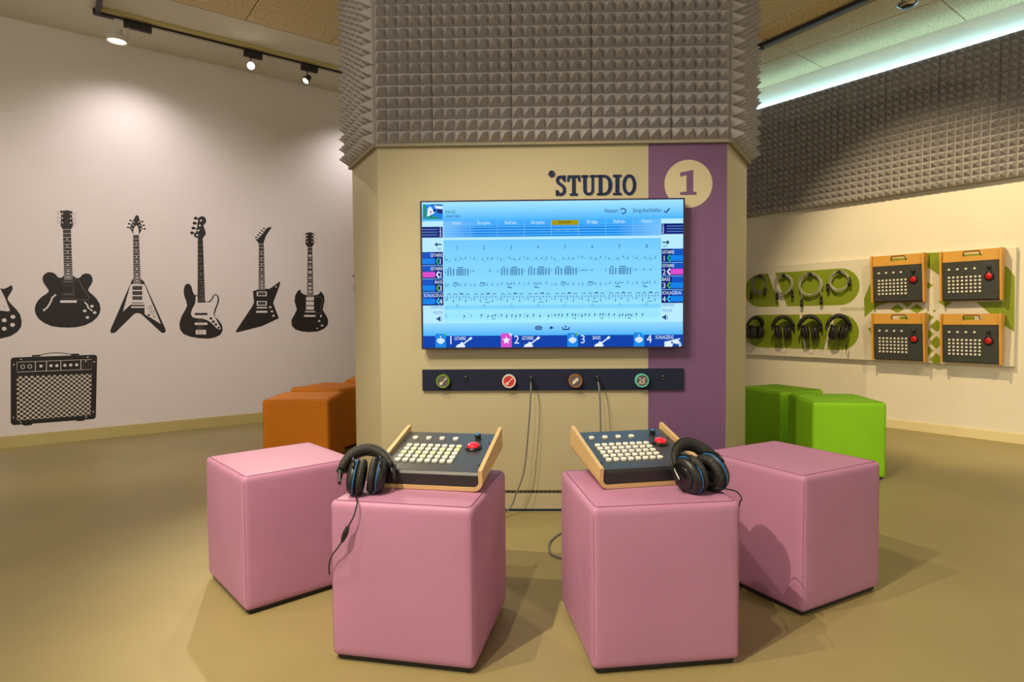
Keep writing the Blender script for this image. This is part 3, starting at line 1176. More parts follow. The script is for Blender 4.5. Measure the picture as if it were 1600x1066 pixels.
mini_guitar(WT('symbol'), C(505, 880), C(626, 788))
mini_guitar(WT('symbol'), C(1275, 876), C(1396, 782))
mini_guitar(WT('symbol'), D(548, 870), D(668, 778))
prism(WT('symbol'), [D(1296, 830), D(1370, 815), D(1372, 850), D(1395, 850), D(1382, 886), D(1296, 886)], 0, LAY * 4)
prism(WT('symbol'), [D(1380, 812), D(1470, 790), D(1474, 800), D(1450, 812), D(1455, 845), D(1440, 856), D(1395, 846)], 0, LAY * 4)
cdr = D(1412, 886)
arc = [(cdr[0] + 0.032 * math.cos(R(a)), 0.004 + 0.032 * math.sin(R(a))) for a in range(0, 181, 15)]
ribbon(WT('symbol'), arc, 0.006, 0, LAY * 4)
ribbon(WT('symbol'), [D(1455, 845), D(1470, 886)], 0.004, 0, LAY * 4)
finish(bm_im, 'active_player_card', 'scr_magenta', panel)
for q_ in (CARD, WT, INK, GRY):
    q_.done()


# ================================================================== JACK BOARD UNDER THE SCREEN
KB = KF
q0 = KB.uv(660, 611, 0.02)
q1 = KB.uv(1068.5, 576, 0.02)
jack = thing('jack_board', 'dark navy strip with four round badges and jack sockets below the screen', 'jack board', KB.mat(q0[0], q0[1], 0.0015))
JW, JH = q1[0] - q0[0], q1[1] - q0[1]
one_box('board', (0, 0, 0), (JW, JH, 0.018), 'navy_board', jack, 0.001, seg=1)


def J(px, py):
    u = KB.uv(px, py, 0.02)
    return u[0] - q0[0], u[1] - q0[1]


def JZ(x, y):
    return J(640 + x / 3.478, 560 + y / 3.478)


rings = [('ring_green', 'badge_grey', 'green-rimmed guitar badge'), ('ring_white', 'badge_red', 'white-rimmed red guitar badge'),
         ('ring_brown', 'badge_grey', 'brown-rimmed bass badge'), ('ring_teal', 'badge_grey', 'teal-rimmed drum badge')]
mat('icon_cream', (0.62, 0.56, 0.44), 0.5)
for k, (cx, cy) in enumerate((JZ(184, 123), JZ(541, 123), JZ(900, 121), JZ(1259, 119))):
    b = bmesh.new()
    lathe(b, [(0, 0.018), (0.035, 0.018), (0.037, 0.020), (0.037, 0.044), (0.034, 0.047), (0.029, 0.046), (0.029, 0.044), (0, 0.044)], 32,
          Matrix.Translation((cx, cy, 0)))
    bd = finish(b, 'badge', rings[k][0], jack, False)
    tag(bd, rings[k][2])
    b = bmesh.new()
    prism(b, ellipse(cx, cy, 0.0285, n=32), 0.0442, 0.0452)
    finish(b, 'badge_face', rings[k][1], bd)
    b = bmesh.new()
    z0, z1 = 0.0452, 0.0460
    if k in (0, 1):
        ribbon(b, [(cx - 0.006, cy - 0.008), (cx + 0.015, cy + 0.014)], 0.0045, z0, z1)
        prism(b, [(cx - 0.020, cy - 0.014), (cx - 0.012, cy - 0.021), (cx - 0.003, cy - 0.016), (cx, cy - 0.006), (cx - 0.006, cy - 0.002), (cx - 0.014, cy - 0.005)], z0, z1)
        ribbon(b, [(cx + 0.012, cy + 0.010), (cx + 0.019, cy + 0.017)], 0.008, z0, z1)
    elif k == 2:
        ribbon(b, [(cx - 0.016, cy - 0.014), (cx + 0.014, cy + 0.012)], 0.012, z0, z1)
        for t in range(4):
            ribbon(b, [(cx - 0.012 + 0.007 * t, cy - 0.004 + 0.006 * t), (cx - 0.016 + 0.007 * t, cy + 0.002 + 0.006 * t)], 0.004, z0, z1)
    else:
        ribbon(b, ellipse(cx - 0.002, cy - 0.007, 0.009, n=20), 0.004, z0, z1, closed=True)
        ribbon(b, [(cx - 0.018, cy + 0.014), (cx - 0.004, cy + 0.010)], 0.004, z0, z1)
        ribbon(b, [(cx + 0.004, cy + 0.008), (cx + 0.016, cy + 0.012)], 0.006, z0, z1)
        ribbon(b, [(cx - 0.012, cy - 0.004), (cx - 0.018, cy - 0.018)], 0.003, z0, z1)
        ribbon(b, [(cx + 0.009, cy + 0.004), (cx + 0.014, cy - 0.018)], 0.003, z0, z1)
    finish(b, 'badge_icon', 'icon_cream', bd)
socks = [JZ(305, 112), JZ(659, 112), JZ(1018, 110), JZ(1374, 108)]
for cx, cy in socks:
    b = bmesh.new()
    lathe(b, [(0, 0.018), (0.0115, 0.018), (0.0115, 0.024), (0.0095, 0.027), (0.006, 0.027), (0.005, 0.022), (0, 0.022)], 20,
          Matrix.Translation((cx, cy, 0)))
    s = finish(b, 'socket', 'black_gloss', jack, True)
    b = bmesh.new()
    box(b, (cx - 0.004, cy + 0.010, 0.018), (cx + 0.004, cy + 0.014, 0.024))
    finish(b, 'latch', 'steel', s)

# ------------------------------------------------------------------ cables from board to consoles


def K(u, v, w):
    return KB.mat() @ Vector((u, v, w))


def cable_thing(name, label, path, r, material, plug_at=None, plug_dir=None):
    t = thing(name, label, 'cable', Matrix.Translation(path[0]))
    b = bmesh.new()
    tube(b, [Vector(p) - Vector(path[0]) for p in smooth_path(path, 8)], r, 8)
    finish(b, 'cord', material, t, True)
    if plug_dir is not None:
        b = bmesh.new()
        d = Vector(plug_dir)
        cyl(b, -d * 0.005, d * 0.022, 0.0085, 0.0085, 16)
        cyl(b, d * 0.022, d * 0.040, 0.0085, 0.0045, 16)
        finish(b, 'plug', 'black_plastic', t, True)
    return t


s1 = (socks[1][0] + q0[0], socks[1][1] + q0[1])
s2 = (socks[2][0] + q0[0], socks[2][1] + q0[1])


def KP(px, py, w):
    u = KB.uv(px, py, w)
    return K(u[0], u[1], w)


wd = KF.w
cable_thing('audio_cable', 'grey cord hanging from second socket down behind the left pink seat',
            [K(s1[0], s1[1], 0.048), KP(829.5, 606, 0.085), KP(828, 640, 0.10), KP(824, 690, 0.10), KP(819, 735, 0.10), KP(808, 768, 0.10), KP(790, 800, 0.12),
             Vector((-0.22, 2.95, 0.06)), Vector((-0.30, 2.75, 0.006)), Vector((-0.34, 2.45, 0.006)), Vector((-0.33, 2.35, 0.2)), Vector((-0.31, 2.29, 0.54))],
            0.0042, 'grey_cable', plug_dir=wd)
cable_thing('audio_cable', 'grey cord hanging from third socket behind the right control desk',
            [K(s2[0], s2[1], 0.048), KP(936, 606, 0.085), KP(938, 640, 0.10), KP(938.5, 690, 0.11), KP(938.5, 740, 0.12), KP(934, 790, 0.14),
             on_floor(905, 826, 0.005), on_floor(878, 833, 0.005), on_floor(862, 844, 0.005), on_floor(857.5, 855, 0.005), on_floor(862, 866, 0.005), on_floor(880, 873, 0.005),
             Vector((0.33, 2.55, 0.006)), Vector((0.42, 2.36, 0.05)), Vector((0.44, 2.31, 0.3)), Vector((0.43, 2.30, 0.54))],
            0.0048, 'grey_cable', plug_dir=wd)


# ================================================================== SEAT CUBES
def seat_body(bm, w, d, h0, h1, r=0.017, bulge=0.006):
    ts = [-1, -0.985, -0.965, -0.93, -0.88, -0.75, -0.5, -0.2, 0.0, 0.2, 0.5, 0.75, 0.88, 0.93, 0.965, 0.985, 1]
    hx, hy, hz = w / 2, d / 2, (h1 - h0) / 2
    half = (hx, hy, hz)
    vm = {}

    def vert(c):
        key = tuple(round(x, 5) for x in c)
        if key in vm:
            return vm[key]
        p = [c[i] * half[i] for i in range(3)]
        inner = [max(-half[i] + r, min(half[i] - r, p[i])) for i in range(3)]
        v = Vector([p[i] - inner[i] for i in range(3)])
        q = Vector(inner) + (v.normalized() * r if v.length > 1e-9 else v)
        for i in range(3):
            if abs(abs(c[i]) - 1) < 1e-6:
                j, k = [m for m in range(3) if m != i]
                q[i] += math.copysign(bulge * (1 - c[j] ** 4) * (1 - c[k] ** 4), c[i]) * (0.6 if i == 2 else 1)
        vm[key] = bm.verts.new((q.x, q.y, q.z + (h0 + h1) / 2))
        return vm[key]
    n = len(ts)
    for ax in range(3):
        for s in (-1, 1):
            j, k = [m for m in range(3) if m != ax]
            for a in range(n - 1):
                for b in range(n - 1):
                    fv = []
                    for (da, db) in ((0, 0), (1, 0), (1, 1), (0, 1)):
                        c = [0, 0, 0]
                        c[ax] = s
                        c[j] = ts[a + da]
                        c[k] = ts[b + db]
                        fv.append(vert(c))
                    try:
                        bm.faces.new(fv)
                    except ValueError:
                        pass


SEAT_CACHE = {}


def seat(label, corner, ang, w, d, colour, group, h=0.4967):
    """corner = front-left corner on the floor, ang = direction of the front edge"""
    a = R(ang)
    cx = corner[0] + math.cos(a) * w / 2 - math.sin(a) * d / 2
    cy = corner[1] + math.sin(a) * w / 2 + math.cos(a) * d / 2
    t = thing('cube_seat', label, 'cube seat', Matrix.Translation((cx, cy, 0)) @ Matrix.Rotation(a, 4, 'Z'), group)
    b = bmesh.new()
    seat_body(b, w, d, 0.016, h)
    finish(b, 'cover', colour, t, True)
    b = bmesh.new()
    ii = 0.012
    pts = []
    rr = 0.012
    for sx_, sy_, st in ((1, 1, 0), (-1, 1, 90), (-1, -1, 180), (1, -1, 270)):
        for k in range(4):
            an = R(st + 30 * k)
            pts.append((sx_ * (w / 2 - ii - rr) + rr * math.cos(an), sy_ * (d / 2 - ii - rr) + rr * math.sin(an), h - 0.0004))
    tube(b, pts, 0.0016, 6, closed=True)
    finish(b, 'top_seam', colour + '_seam', t)
    for sx_ in (-1, 1):
        for sy_ in (-1, 1):
            b = bmesh.new()
            e = 0.0049
            cyl(b, (sx_ * (w / 2 - e), sy_ * (d / 2 - e), 0.045), (sx_ * (w / 2 - e), sy_ * (d / 2 - e), h - 0.022), 0.0007, seg=6)
            finish(b, 'side_seam', colour + '_seam', t)
    b = bevel_box((-w / 2 + 0.012, -d / 2 + 0.012, 0), (w / 2 - 0.012, d / 2 - 0.012, 0.022), 0.006, 1)
    finish(b, 'base', 'black_base', t)
    return t


PK = 'pink cube seats around the kiosk front'
seatA = seat('pink cube seat carrying the left control desk and headphones', (-0.560, 1.836), -11.4, 0.452, 0.458, 'pink', PK)
seatB = seat('pink cube seat carrying the right control desk and headphones', (0.229, 1.742), 7.0, 0.455, 0.452, 'pink', PK)
seatC = seat('empty pink cube seat behind and left of the left control desk', (-0.945, 2.112), 41.5, 0.44, 0.455, 'pink', PK)
seatD = seat('empty pink cube seat behind and right of the right control desk', (1.001, 2.075), 28.5, 0.45, 0.475, 'pink', PK)
OG = 'orange cube seats left of the kiosk'
seat('nearest orange cube seat left of the kiosk', (-1.727, 4.181), 3.0, 0.452, 0.49, 'orange', OG)
seat('middle orange cube seat, turned, behind the nearest orange one', (-1.811, 4.946), -19.0, 0.46, 0.47, 'orange', OG)
og3 = on_floor(537.5, 595, 0.4967)
seat('farthest orange cube seat, only a sliver showing beside the kiosk', (og3.x, og3.y), 4.0, 0.45, 0.45, 'orange', OG)
GG = 'green cube seats right of the kiosk'
seat('bright green cube seat standing nearest on the right of the kiosk', (1.936, 3.902), -6.0, 0.448, 0.47, 'green', GG)
seat('bright green cube seat half hidden behind the kiosk edge', (1.951, 4.411), 24.0, 0.44, 0.45, 'green', GG)


# ================================================================== CONTROL DESKS
CW, CL = 0.36, 0.33


def round_u(w, h_in, r, t):
    """outline of the bent plywood tray seen from the front (x, z)"""
    out, inn = [], []
    n = 6
    x = w / 2
    out.append((-x, h_in))
    for i in range(n + 1):
        a = PI + (PI / 2) * i / n
        out.append((-x + r + r * math.cos(a), r + r * math.sin(a)))
    for i in range(n + 1):
        a = 1.5 * PI + (PI / 2) * i / n
        out.append((x - r + r * math.cos(a), r + r * math.sin(a)))
    out.append((x, h_in))
    ri = r - t
    inn.append((x - t, h_in))
    for i in range(n + 1):
        a = -(PI / 2) * i / n
        inn.append((x - r + ri * math.cos(a), r + ri * math.sin(a)))
    for i in range(n + 1):
        a = 1.5 * PI - (PI / 2) * i / n
        inn.append((-x + r + ri * math.cos(a), r + ri * math.sin(a)))
    inn.append((-x + t, h_in))
    return out, inn


def control_desk(name, label, mw, wall=False, lit=()):
    t = thing(name, label, 'control desk', mw, 'control desks with button grids')
    woodm = 'beech' if wall else 'birch'
    th = 0.013
    h_front, h_back = 0.070, 0.100
    out, inn = round_u(CW, 1.0, 0.032, th)
    ring = out + inn
    b = bmesh.new()
    n = len(out)
    y0, y1 = 0.0, CL - 0.050 if wall else CL
    fr, bk = [], []
    for (x, z) in ring:
        fr.append(b.verts.new((x, y0, min(z, h_front))))
        bk.append(b.verts.new((x, y1, min(z, h_back))))
    N = len(ring)
    for i in range(N):
        b.faces.new((fr[i], fr[(i + 1) % N], bk[(i + 1) % N], bk[i]))
    for s in (fr, bk):                       # end faces as quads between the outer and inner outline
        for i in range(n - 1):
            b.faces.new((s[i], s[i + 1], s[N - 2 - i], s[N - 1 - i]))
    finish(b, 'plywood_tray', woodm, t)
    # black housing: wedge with sloped top
    hx = CW / 2 - th - 0.002
    yb = CL - (0.075 if wall else 0.018)
    b = bmesh.new()
    prof = [(0.003, 0.016), (0.003, 0.052), (0.010, 0.060), (yb, 0.078), (yb, 0.016)]
    a = [b.verts.new((-hx, y, z)) for y, z in prof]
    c = [b.verts.new((hx, y, z)) for y, z in prof]
    b.faces.new(a)
    b.faces.new(c)
    for i in range(len(prof)):
        b.faces.new((a[i], a[(i + 1) % 5], c[(i + 1) % 5], c[i]))
    finish(b, 'housing', 'console_front', t)
    sl = math.atan2(0.018, yb - 0.010)
    L = math.hypot(0.018, yb - 0.010)
    mt = Matrix.Translation((0, 0.010, 0.060)) @ Matrix.Rotation(sl, 4, 'X')
    face = one_box('face_plate', (-hx + 0.001, 0.0, 0.0), (hx - 0.001, L - 0.001, 0.002), 'console_metal', t, mw=mt)
    W = 2 * hx

    def P(fx, fy):
        return (-hx + fx * W, fy * L, 0.002)
    # buttons
    if 'btn' not in SEAT_CACHE:
        bb = bmesh.new()
        prism(bb, [(0.0092 * (1 if abs(math.cos(q)) > 1e-9 and math.cos(q) > 0 else -1) * abs(math.cos(q)) ** 0.55,
                    0.0090 * (1 if math.sin(q) > 0 else -1) * abs(math.sin(q)) ** 0.55) for q in [2 * PI * (i + 0.5) / 12 for i in range(12)]], 0, 0.0055)
        bmesh.ops.recalc_face_normals(bb, faces=bb.faces[:])
        me = bpy.data.meshes.new('button')
        bb.to_mesh(me)
        bb.free()
        me.materials.append(MATS['button'])
        SEAT_CACHE['btn'] = me
        me2 = me.copy()
        me2.materials[0] = MATS['button_lit']
        SEAT_CACHE['btn_lit'] = me2
        me3 = me.copy()
        me3.transform(Matrix.Diagonal((0.74, 0.70, 1, 1)))
        SEAT_CACHE['btn_wall'] = me3
    for i in range(4):
        link('button', SEAT_CACHE['btn_wall' if wall else 'btn'], t, mt @ Matrix.Translation(P(0.122 + 0.152 * i, 0.81)))
    for j in range(5):
        for i in range(8):
            key = 'btn_wall' if wall else 'btn_lit' if (j, i) in lit else 'btn'
            link('button', SEAT_CACHE[key], t, mt @ Matrix.Translation(P(0.123 + 0.0778 * i, 0.21 + 0.096 * j)))
    # red push button
    px_, py_, pz_ = P(0.825, 0.585)
    b = bmesh.new()
    lathe(b, [(0, 0), (0.029, 0), (0.029, 0.006), (0.025, 0.009), (0.021, 0.009), (0.021, 0.004), (0, 0.004)], 28)
    collar = finish(b, 'push_button_collar', 'black_gloss', t, True, mt @ Matrix.Translation((px_, py_, pz_)))
    b = bmesh.new()
    lathe(b, [(0.0205, 0.004), (0.0205, 0.012), (0.018, 0.0155), (0.010, 0.0175), (0, 0.018)], 28)
    tag(finish(b, 'push_button', 'red_button_dark' if wall else 'red_button', collar, True), 'large red push button')
    # knob / lever
    px_, py_, pz_ = P(0.825, 0.82)
    b = bmesh.new()
    lathe(b, [(0, 0), (0.011, 0), (0.011, 0.003), (0.0100, 0.004), (0.0100, 0.009), (0.0108, 0.010), (0.0108, 0.020), (0.0095, 0.0222), (0, 0.0222)], 20)
    kn = finish(b, 'knob', 'black_gloss', t, True, mt @ Matrix.Translation((px_, py_, pz_)))
    b = bmesh.new()
    lathe(b, [(0.0092, 0.0222), (0.0092, 0.0230), (0, 0.0230)], 16)
    finish(b, 'knob_cap', 'blue_trim' if not wall else 'black_plastic', kn, True)  # blue top on the seat desks paints in the knob's sheen
    # engraved scale beside the knob
    b = bmesh.new()
    cx, cy, cz = P(0.76, 0.93)
    box(b, (cx, cy, cz), (cx + 0.05, cy + 0.0012, cz + 0.0003))
    cx, cy, cz = P(0.09, 0.79)
    box(b, (cx, cy, cz), (cx + 0.10, cy + 0.001, cz + 0.0003))
    cx, cy, cz = P(0.065, 0.30)
    box(b, (cx, cy, cz), (cx + 0.001, cy + 0.04, cz + 0.0003))
    finish(b, 'scale_marks', 'grey_cable', t, mw=mt)
    for fx, fy in ((0.03, 0.16), (0.97, 0.16), (0.03, 0.72), (0.97, 0.72)):
        b = bmesh.new()
        lathe(b, [(0, 0), (0.004, 0), (0.0035, 0.0018), (0, 0.002)], 10)
        finish(b, 'screw', 'black_plastic', t, mw=mt @ Matrix.Translation(P(fx, fy)))
    if wall:
        # plywood end board with grip slot and wire handle
        for s in (-1, 1):
            xa, xb = sorted((s * CW / 2, s * (CW / 2 - th)))
            one_box('side_cheek', (xa, CL - 0.050, 0.012), (xb, CL, h_back), woodm, t)
        b = bmesh.new()
        yb0, yb1 = yb + 0.002, CL - 0.001
        zz = (0.060, 0.073)
        sx0, sx1, sy0, sy1 = -0.045, 0.062, yb + 0.034, yb + 0.056
        hx2 = CW / 2 - th
        for lo, hi in (((-hx2, yb0), (sx0, yb1)), ((sx1, yb0), (hx2, yb1)), ((sx0, yb0), (sx1, sy0)), ((sx0, sy1), (sx1, yb1))):
            box(b, (lo[0], lo[1], zz[0]), (hi[0], hi[1], zz[1]))
        finish(b, 'grip_board', woodm, t)
        b = bmesh.new()
        tube(b, smooth_path([(sx0 + 0.004, sy0 + 0.004, zz[1]), (sx0 + 0.006, sy0 + 0.010, zz[1] + 0.012), (sx0 + 0.012, sy1 + 0.006, zz[1] + 0.020), (0.0, sy1 + 0.008, zz[1] + 0.021),
                             (sx1 - 0.012, sy1 + 0.006, zz[1] + 0.020), (sx1 - 0.006, sy0 + 0.010, zz[1] + 0.012), (sx1 - 0.004, sy0 + 0.004, zz[1])], 6), 0.003, 8)
        finish(b, 'wire_handle', 'dark_metal', t, True)
    else:
        for s in (-1, 1):                    # rear feet that tilt the desk towards the player
            b = bmesh.new()
            fy = 0.235
            drop = math.tan(R(9)) * fy / 1.0
            cyl(b, (s * 0.12, fy, 0.001), (s * 0.12, fy + 0.006, -drop + 0.002), 0.010, 0.008, 14)
            finish(b, 'rear_foot', 'black_base', t, True)
    return t


def desk_matrix(x, y, z, ang, tilt):
    return Matrix.Translation((x, y, z)) @ Matrix.Rotation(R(ang), 4, 'Z') @ Matrix.Rotation(R(tilt), 4, 'X')


ST = 0.5018
control_desk('control_desk', 'plywood control desk with white buttons on the left pink seat, left of the cable', desk_matrix(-0.272, 1.932, ST, -10.5, 9.0),
             lit={(2, 0), (2, 2), (3, 1), (3, 5), (1, 3), (3, 7), (2, 4), (2, 6), (4, 7)})
control_desk('control_desk', 'plywood control desk with blue sheen on the right pink seat', desk_matrix(0.450, 1.953, ST, 11.0, 9.0))


# ================================================================== HEADPHONES
def headphones(name, label, mw, group, cable=None, half=0.046, trim='blue_trim', fold=0.0, turn=0.0):
    """x axis runs from cup to cup, the band arches over in +z, cups centred at z=0"""
    t = thing(name, label, 'headphones', mw, group)
    # band: padded arc
    ra, rb_ = 0.078, 0.112
    pts = []
    for i in range(25):
        a = R(2 + 176 * i / 24)
        pts.append(Vector((ra * math.cos(a), 0, rb_ * math.sin(a) + 0.012)))
    b = bmesh.new()
    tube(b, pts[3:22], lambda s: 0.010 + 0.004 * math.sin(PI * s), 12, ry=0.019)
    finish(b, 'headband_pad', 'black_leather', t, True)
    b = bmesh.new()
    tube(b, [Vector((p.x * 1.09, 0, (p.z - 0.012) * 1.075 + 0.012)) for p in pts[2:23]], 0.004, 10, ry=0.016)
    band = finish(b, 'headband', 'black_plastic', t, True)
    for s in (-1, 1):
        # slider and yoke
        b = bmesh.new()
        box(b, (s * 0.081 - 0.005, -0.010, 0.012), (s * 0.081 + 0.005, 0.010, 0.056))
        bmesh.ops.bevel(b, geom=b.edges[:], offset=0.002, segments=1, affect='EDGES')
        finish(b, 'slider', 'black_gloss', t)
        cxx = s * (half + 0.004)
        cz = -0.002 + fold
        m = Matrix.Translation((cxx, 0, cz)) @ Matrix.Rotation(s * PI / 2 + R(turn), 4, 'Y') @ Matrix.Diagonal((1.22, 1.10, 1.0, 1))
        b = bmesh.new()
        arcp = [Vector((cxx + s * 0.008, 0.054 * math.cos(R(a)), 0.058 * math.sin(R(a)) + cz)) for a in range(0, 181, 15)]
        tube(b, arcp, 0.0038, 8)
        tube(b, smooth_path([Vector((cxx + s * 0.008, 0, cz + 0.056)), Vector((s * 0.066, 0, cz + 0.044)), Vector((s * 0.080, 0, 0.026))], 4), 0.005, 8)
        finish(b, 'yoke', 'black_gloss', t, True)
        # shell: outwards is +z in the local lathe frame
        b = bmesh.new()
        lathe(b, [(0, -0.004), (0.041, -0.004), (0.0445, 0.000), (0.0445, 0.010), (0.040, 0.018), (0.031, 0.023), (0.029, 0.0215), (0, 0.0215)], 32, m)
        cup = finish(b, 'ear_cup', 'black_plastic', t, True)
        b = bmesh.new()
        lathe(b, [(0.0275, 0.0218), (0.0275, 0.0240), (0.024, 0.0252), (0, 0.0255)], 28, m)
        finish(b, 'cup_cap', 'black_gloss', cup, True)
        if trim:
            b = bmesh.new()
            lathe(b, [(0.0440, 0.0005), (0.0462, 0.0005), (0.0462, 0.0030), (0.0440, 0.0030)], 32, m)
            finish(b, 'trim_ring', trim, cup, True)
        # soft pad towards the middle
        b = bmesh.new()
        prof = []
        for i in range(13):
            a = 2 * PI * i / 12
            prof.append((0.034 + 0.0125 * math.cos(a), -0.015 + 0.012 * math.sin(a)))
        lathe(b, prof, 40, m)
        for v in b.verts:                    # gathered leather
            k = math.atan2(v.co.z - cz, v.co.y)
            v.co.y *= 1 + 0.012 * math.sin(k * 20)
        finish(b, 'ear_pad', 'black_leather', cup, True)
    if cable:
        b = bmesh.new()
        inv = mw.inverted()
        loc = [inv @ Vector(p) for p in smooth_path(cable[0], 8)]
        sc = mw.to_scale()[0]
        tube(b, loc, 0.0022 / sc, 8)
        cd = finish(b, 'cord', 'black_plastic', t, True)
        if cable[1] is not None:
            b = bmesh.new()
            i = cable[1]
            p0, p1 = inv @ Vector(i[0]), inv @ Vector(i[1])
            dd = p1 - p0
            tube(b, [p0 + dd * k / 8 for k in range(9)], lambda s: (0.0025 + 0.006 * math.sin(PI * min(max(s, 0.02), 0.98)) ** 0.7) / sc, 10)
            finish(b, 'inline_connector', 'black_gloss', cd, True)
    return t


def hp_matrix(x, y, z, yaw, tip, roll=0.0, s=1.0):
    return (Matrix.Translation((x, y, z)) @ Matrix.Rotation(R(yaw), 4, 'Z') @ Matrix.Rotation(R(tip), 4, 'X')
            @ Matrix.Rotation(R(roll), 4, 'Y') @ Matrix.Scale(s, 4))


HG = 'headphones lying on the pink seats'


def on_seat_front(px, py, off):
    """point in front of the left front seat's face"""
    a = R(-11.4)
    n = Vector((math.sin(a), -math.cos(a), 0))
    o = Vector((-0.560, 1.836, 0)) + n * off
    d = ray(px, py)
    return EYEP + d * ((o - EYEP).dot(n) / d.dot(n))


hpL = Vector((-0.455, 1.885, ST + 0.028))
headphones('headphones', 'black headphones with blue trim on the left pink seat, cord hanging down', hp_matrix(hpL.x, hpL.y, hpL.z, 14, -44, 0, 1.03), HG,
           ([(-0.475, 1.905, ST + 0.012), on_floor(557, 776, ST + 0.004), on_seat_front(558, 786, 0.010), on_seat_front(553, 806, 0.022), on_seat_front(545, 822, 0.026),
             on_seat_front(532, 850, 0.028), on_seat_front(519, 868, 0.022), on_seat_front(514, 884, 0.014), on_seat_front(515, 898, 0.010)],
            (on_seat_front(544.5, 821, 0.026), on_seat_front(534, 848, 0.028))), half=0.028, fold=0.034, turn=12)
hpR = Vector((0.600, 1.885, ST + 0.030))
headphones('headphones', 'black headphones on the right pink seat beside the control desk', hp_matrix(hpR.x, hpR.y, hpR.z, 22, -44, 0, 1.12), HG,
           ([(0.618, 1.882, ST + 0.010), (0.640, 1.868, ST + 0.016), on_floor(1150, 768, ST + 0.006), on_floor(1159, 780, ST + 0.004), (0.689, 1.835, 0.478), (0.690, 1.87, 0.36), (0.688, 1.92, 0.2), (0.70, 1.98, 0.01)], None), half=0.036, fold=0.030, turn=-12)


# ================================================================== RIGHT WALL: FOAM BAND, BOARD, DESKS, HEADPHONES, CABLES
PR = 0.0608
foam_r = thing('foam_wall_panel', 'long dark grey pyramid foam band high on the right wall', 'acoustic foam', RW.mat(-5.0, 2.165, 0.0))
one_box('backing_box', (0, 0.0, 0.0), (PR * 84, PR * 19, 0.05), 'foam_edge', foam_r)
foam_field(foam_r, Matrix.Translation((0, 0.0, 0.05)), (7,) * 12, (7, 7, 5), PR)
one_box('glow_strip', (0.02, PR * 19 + 0.001, 0.055), (PR * 84 - 0.02, PR * 19 + 0.010, 0.066), 'cove_glow', foam_r)

board_l, board_r = -4.6, RW.uv(1586, 480, 0.05)[0]
bz0 = RW.uv(1586, 572.6, 0.05)[1] - 0.005
bz1 = RW.uv(1586, 386, 0.05)[1]
BT = 0.045
board = thing('equipment_board', 'long white board with green shapes on the right wall', 'board', RW.mat(0, 0, 0))
one_box('panel', (board_l, bz0, 0.0), (board_r, bz1, BT), 'board_white', board, 0.003)


def W8(x, y):        # zoom window of the right board
    u = RW.uv(1160 + x / 5.61, 390 + y / 5.61, BT)
    return (u[0], u[1])


def W9(x, y):
    u = RW.uv(1350 + x / 4.844, 370 + y / 4.844, BT)
    return (u[0], u[1])


def flat(parent, name, pts, material, w0, w1):
    b = bmesh.new()
    prism(b, pts, w0, w1)
    return finish(b, name, material, parent)


def stadium_half(cx, cy, r, left, n=12):
    s = 90 if left else -90
    return [(cx + r * math.cos(R(s + 180 * i / n)), cy + r * math.sin(R(s + 180 * i / n))) for i in range(n + 1)]


# pills (in true wall metres)
def pill(top_l, bot_l, top_r, bot_r, xl_, xr_, cuts):
    yt = (top_l[1] + top_r[1]) / 2
    yb_ = (bot_l[1] + bot_r[1]) / 2
    r = (yt - yb_) / 2
    cy = (yt + yb_) / 2
    x0, x1 = xl_ + r, xr_ - r
    segs = []
    left = stadium_half(x0, cy, r, True)
    right = stadium_half(x1, cy, r, False)
    # cuts: list of (top_from, top_to, bottom_from, bottom_to)
    cur = left[:]                      # goes from top to bottom on the left
    prev_t, prev_b = None, None
    start_poly = left
    for (t0, t1, b0, b1) in cuts:
        segs.append(start_poly + [(b0, yb_), (t0, yt)])
        start_poly = [(t1, yt), (b1, yb_)]
    segs.append(start_poly + right)
    for s in segs:
        flat(board, 'green_shape', s, 'board_green', BT, BT + 0.0012)
    return cy, r


xl1 = W8(22, 360)[0]
xr1 = W8(1028, 330)[0]
pill(W8(150, 212), W8(150, 503), W8(880, 168), W8(880, 488), xl1, xr1, [(W8(225, 212)[0], W8(288, 208)[0], W8(325, 497)[0], W8(392, 497)[0])])
pill(W8(150, 575), W8(150, 860), W8(880, 563), W8(880, 880), xl1, xr1, [(W8(500, 570)[0], W8(522, 570)[0], W8(540, 870)[0], W8(560, 870)[0]),
                                                                    (W8(785, 566)[0], W8(815, 566)[0], W8(715, 875)[0], W8(742, 875)[0])])
mint = BT + 0.0012
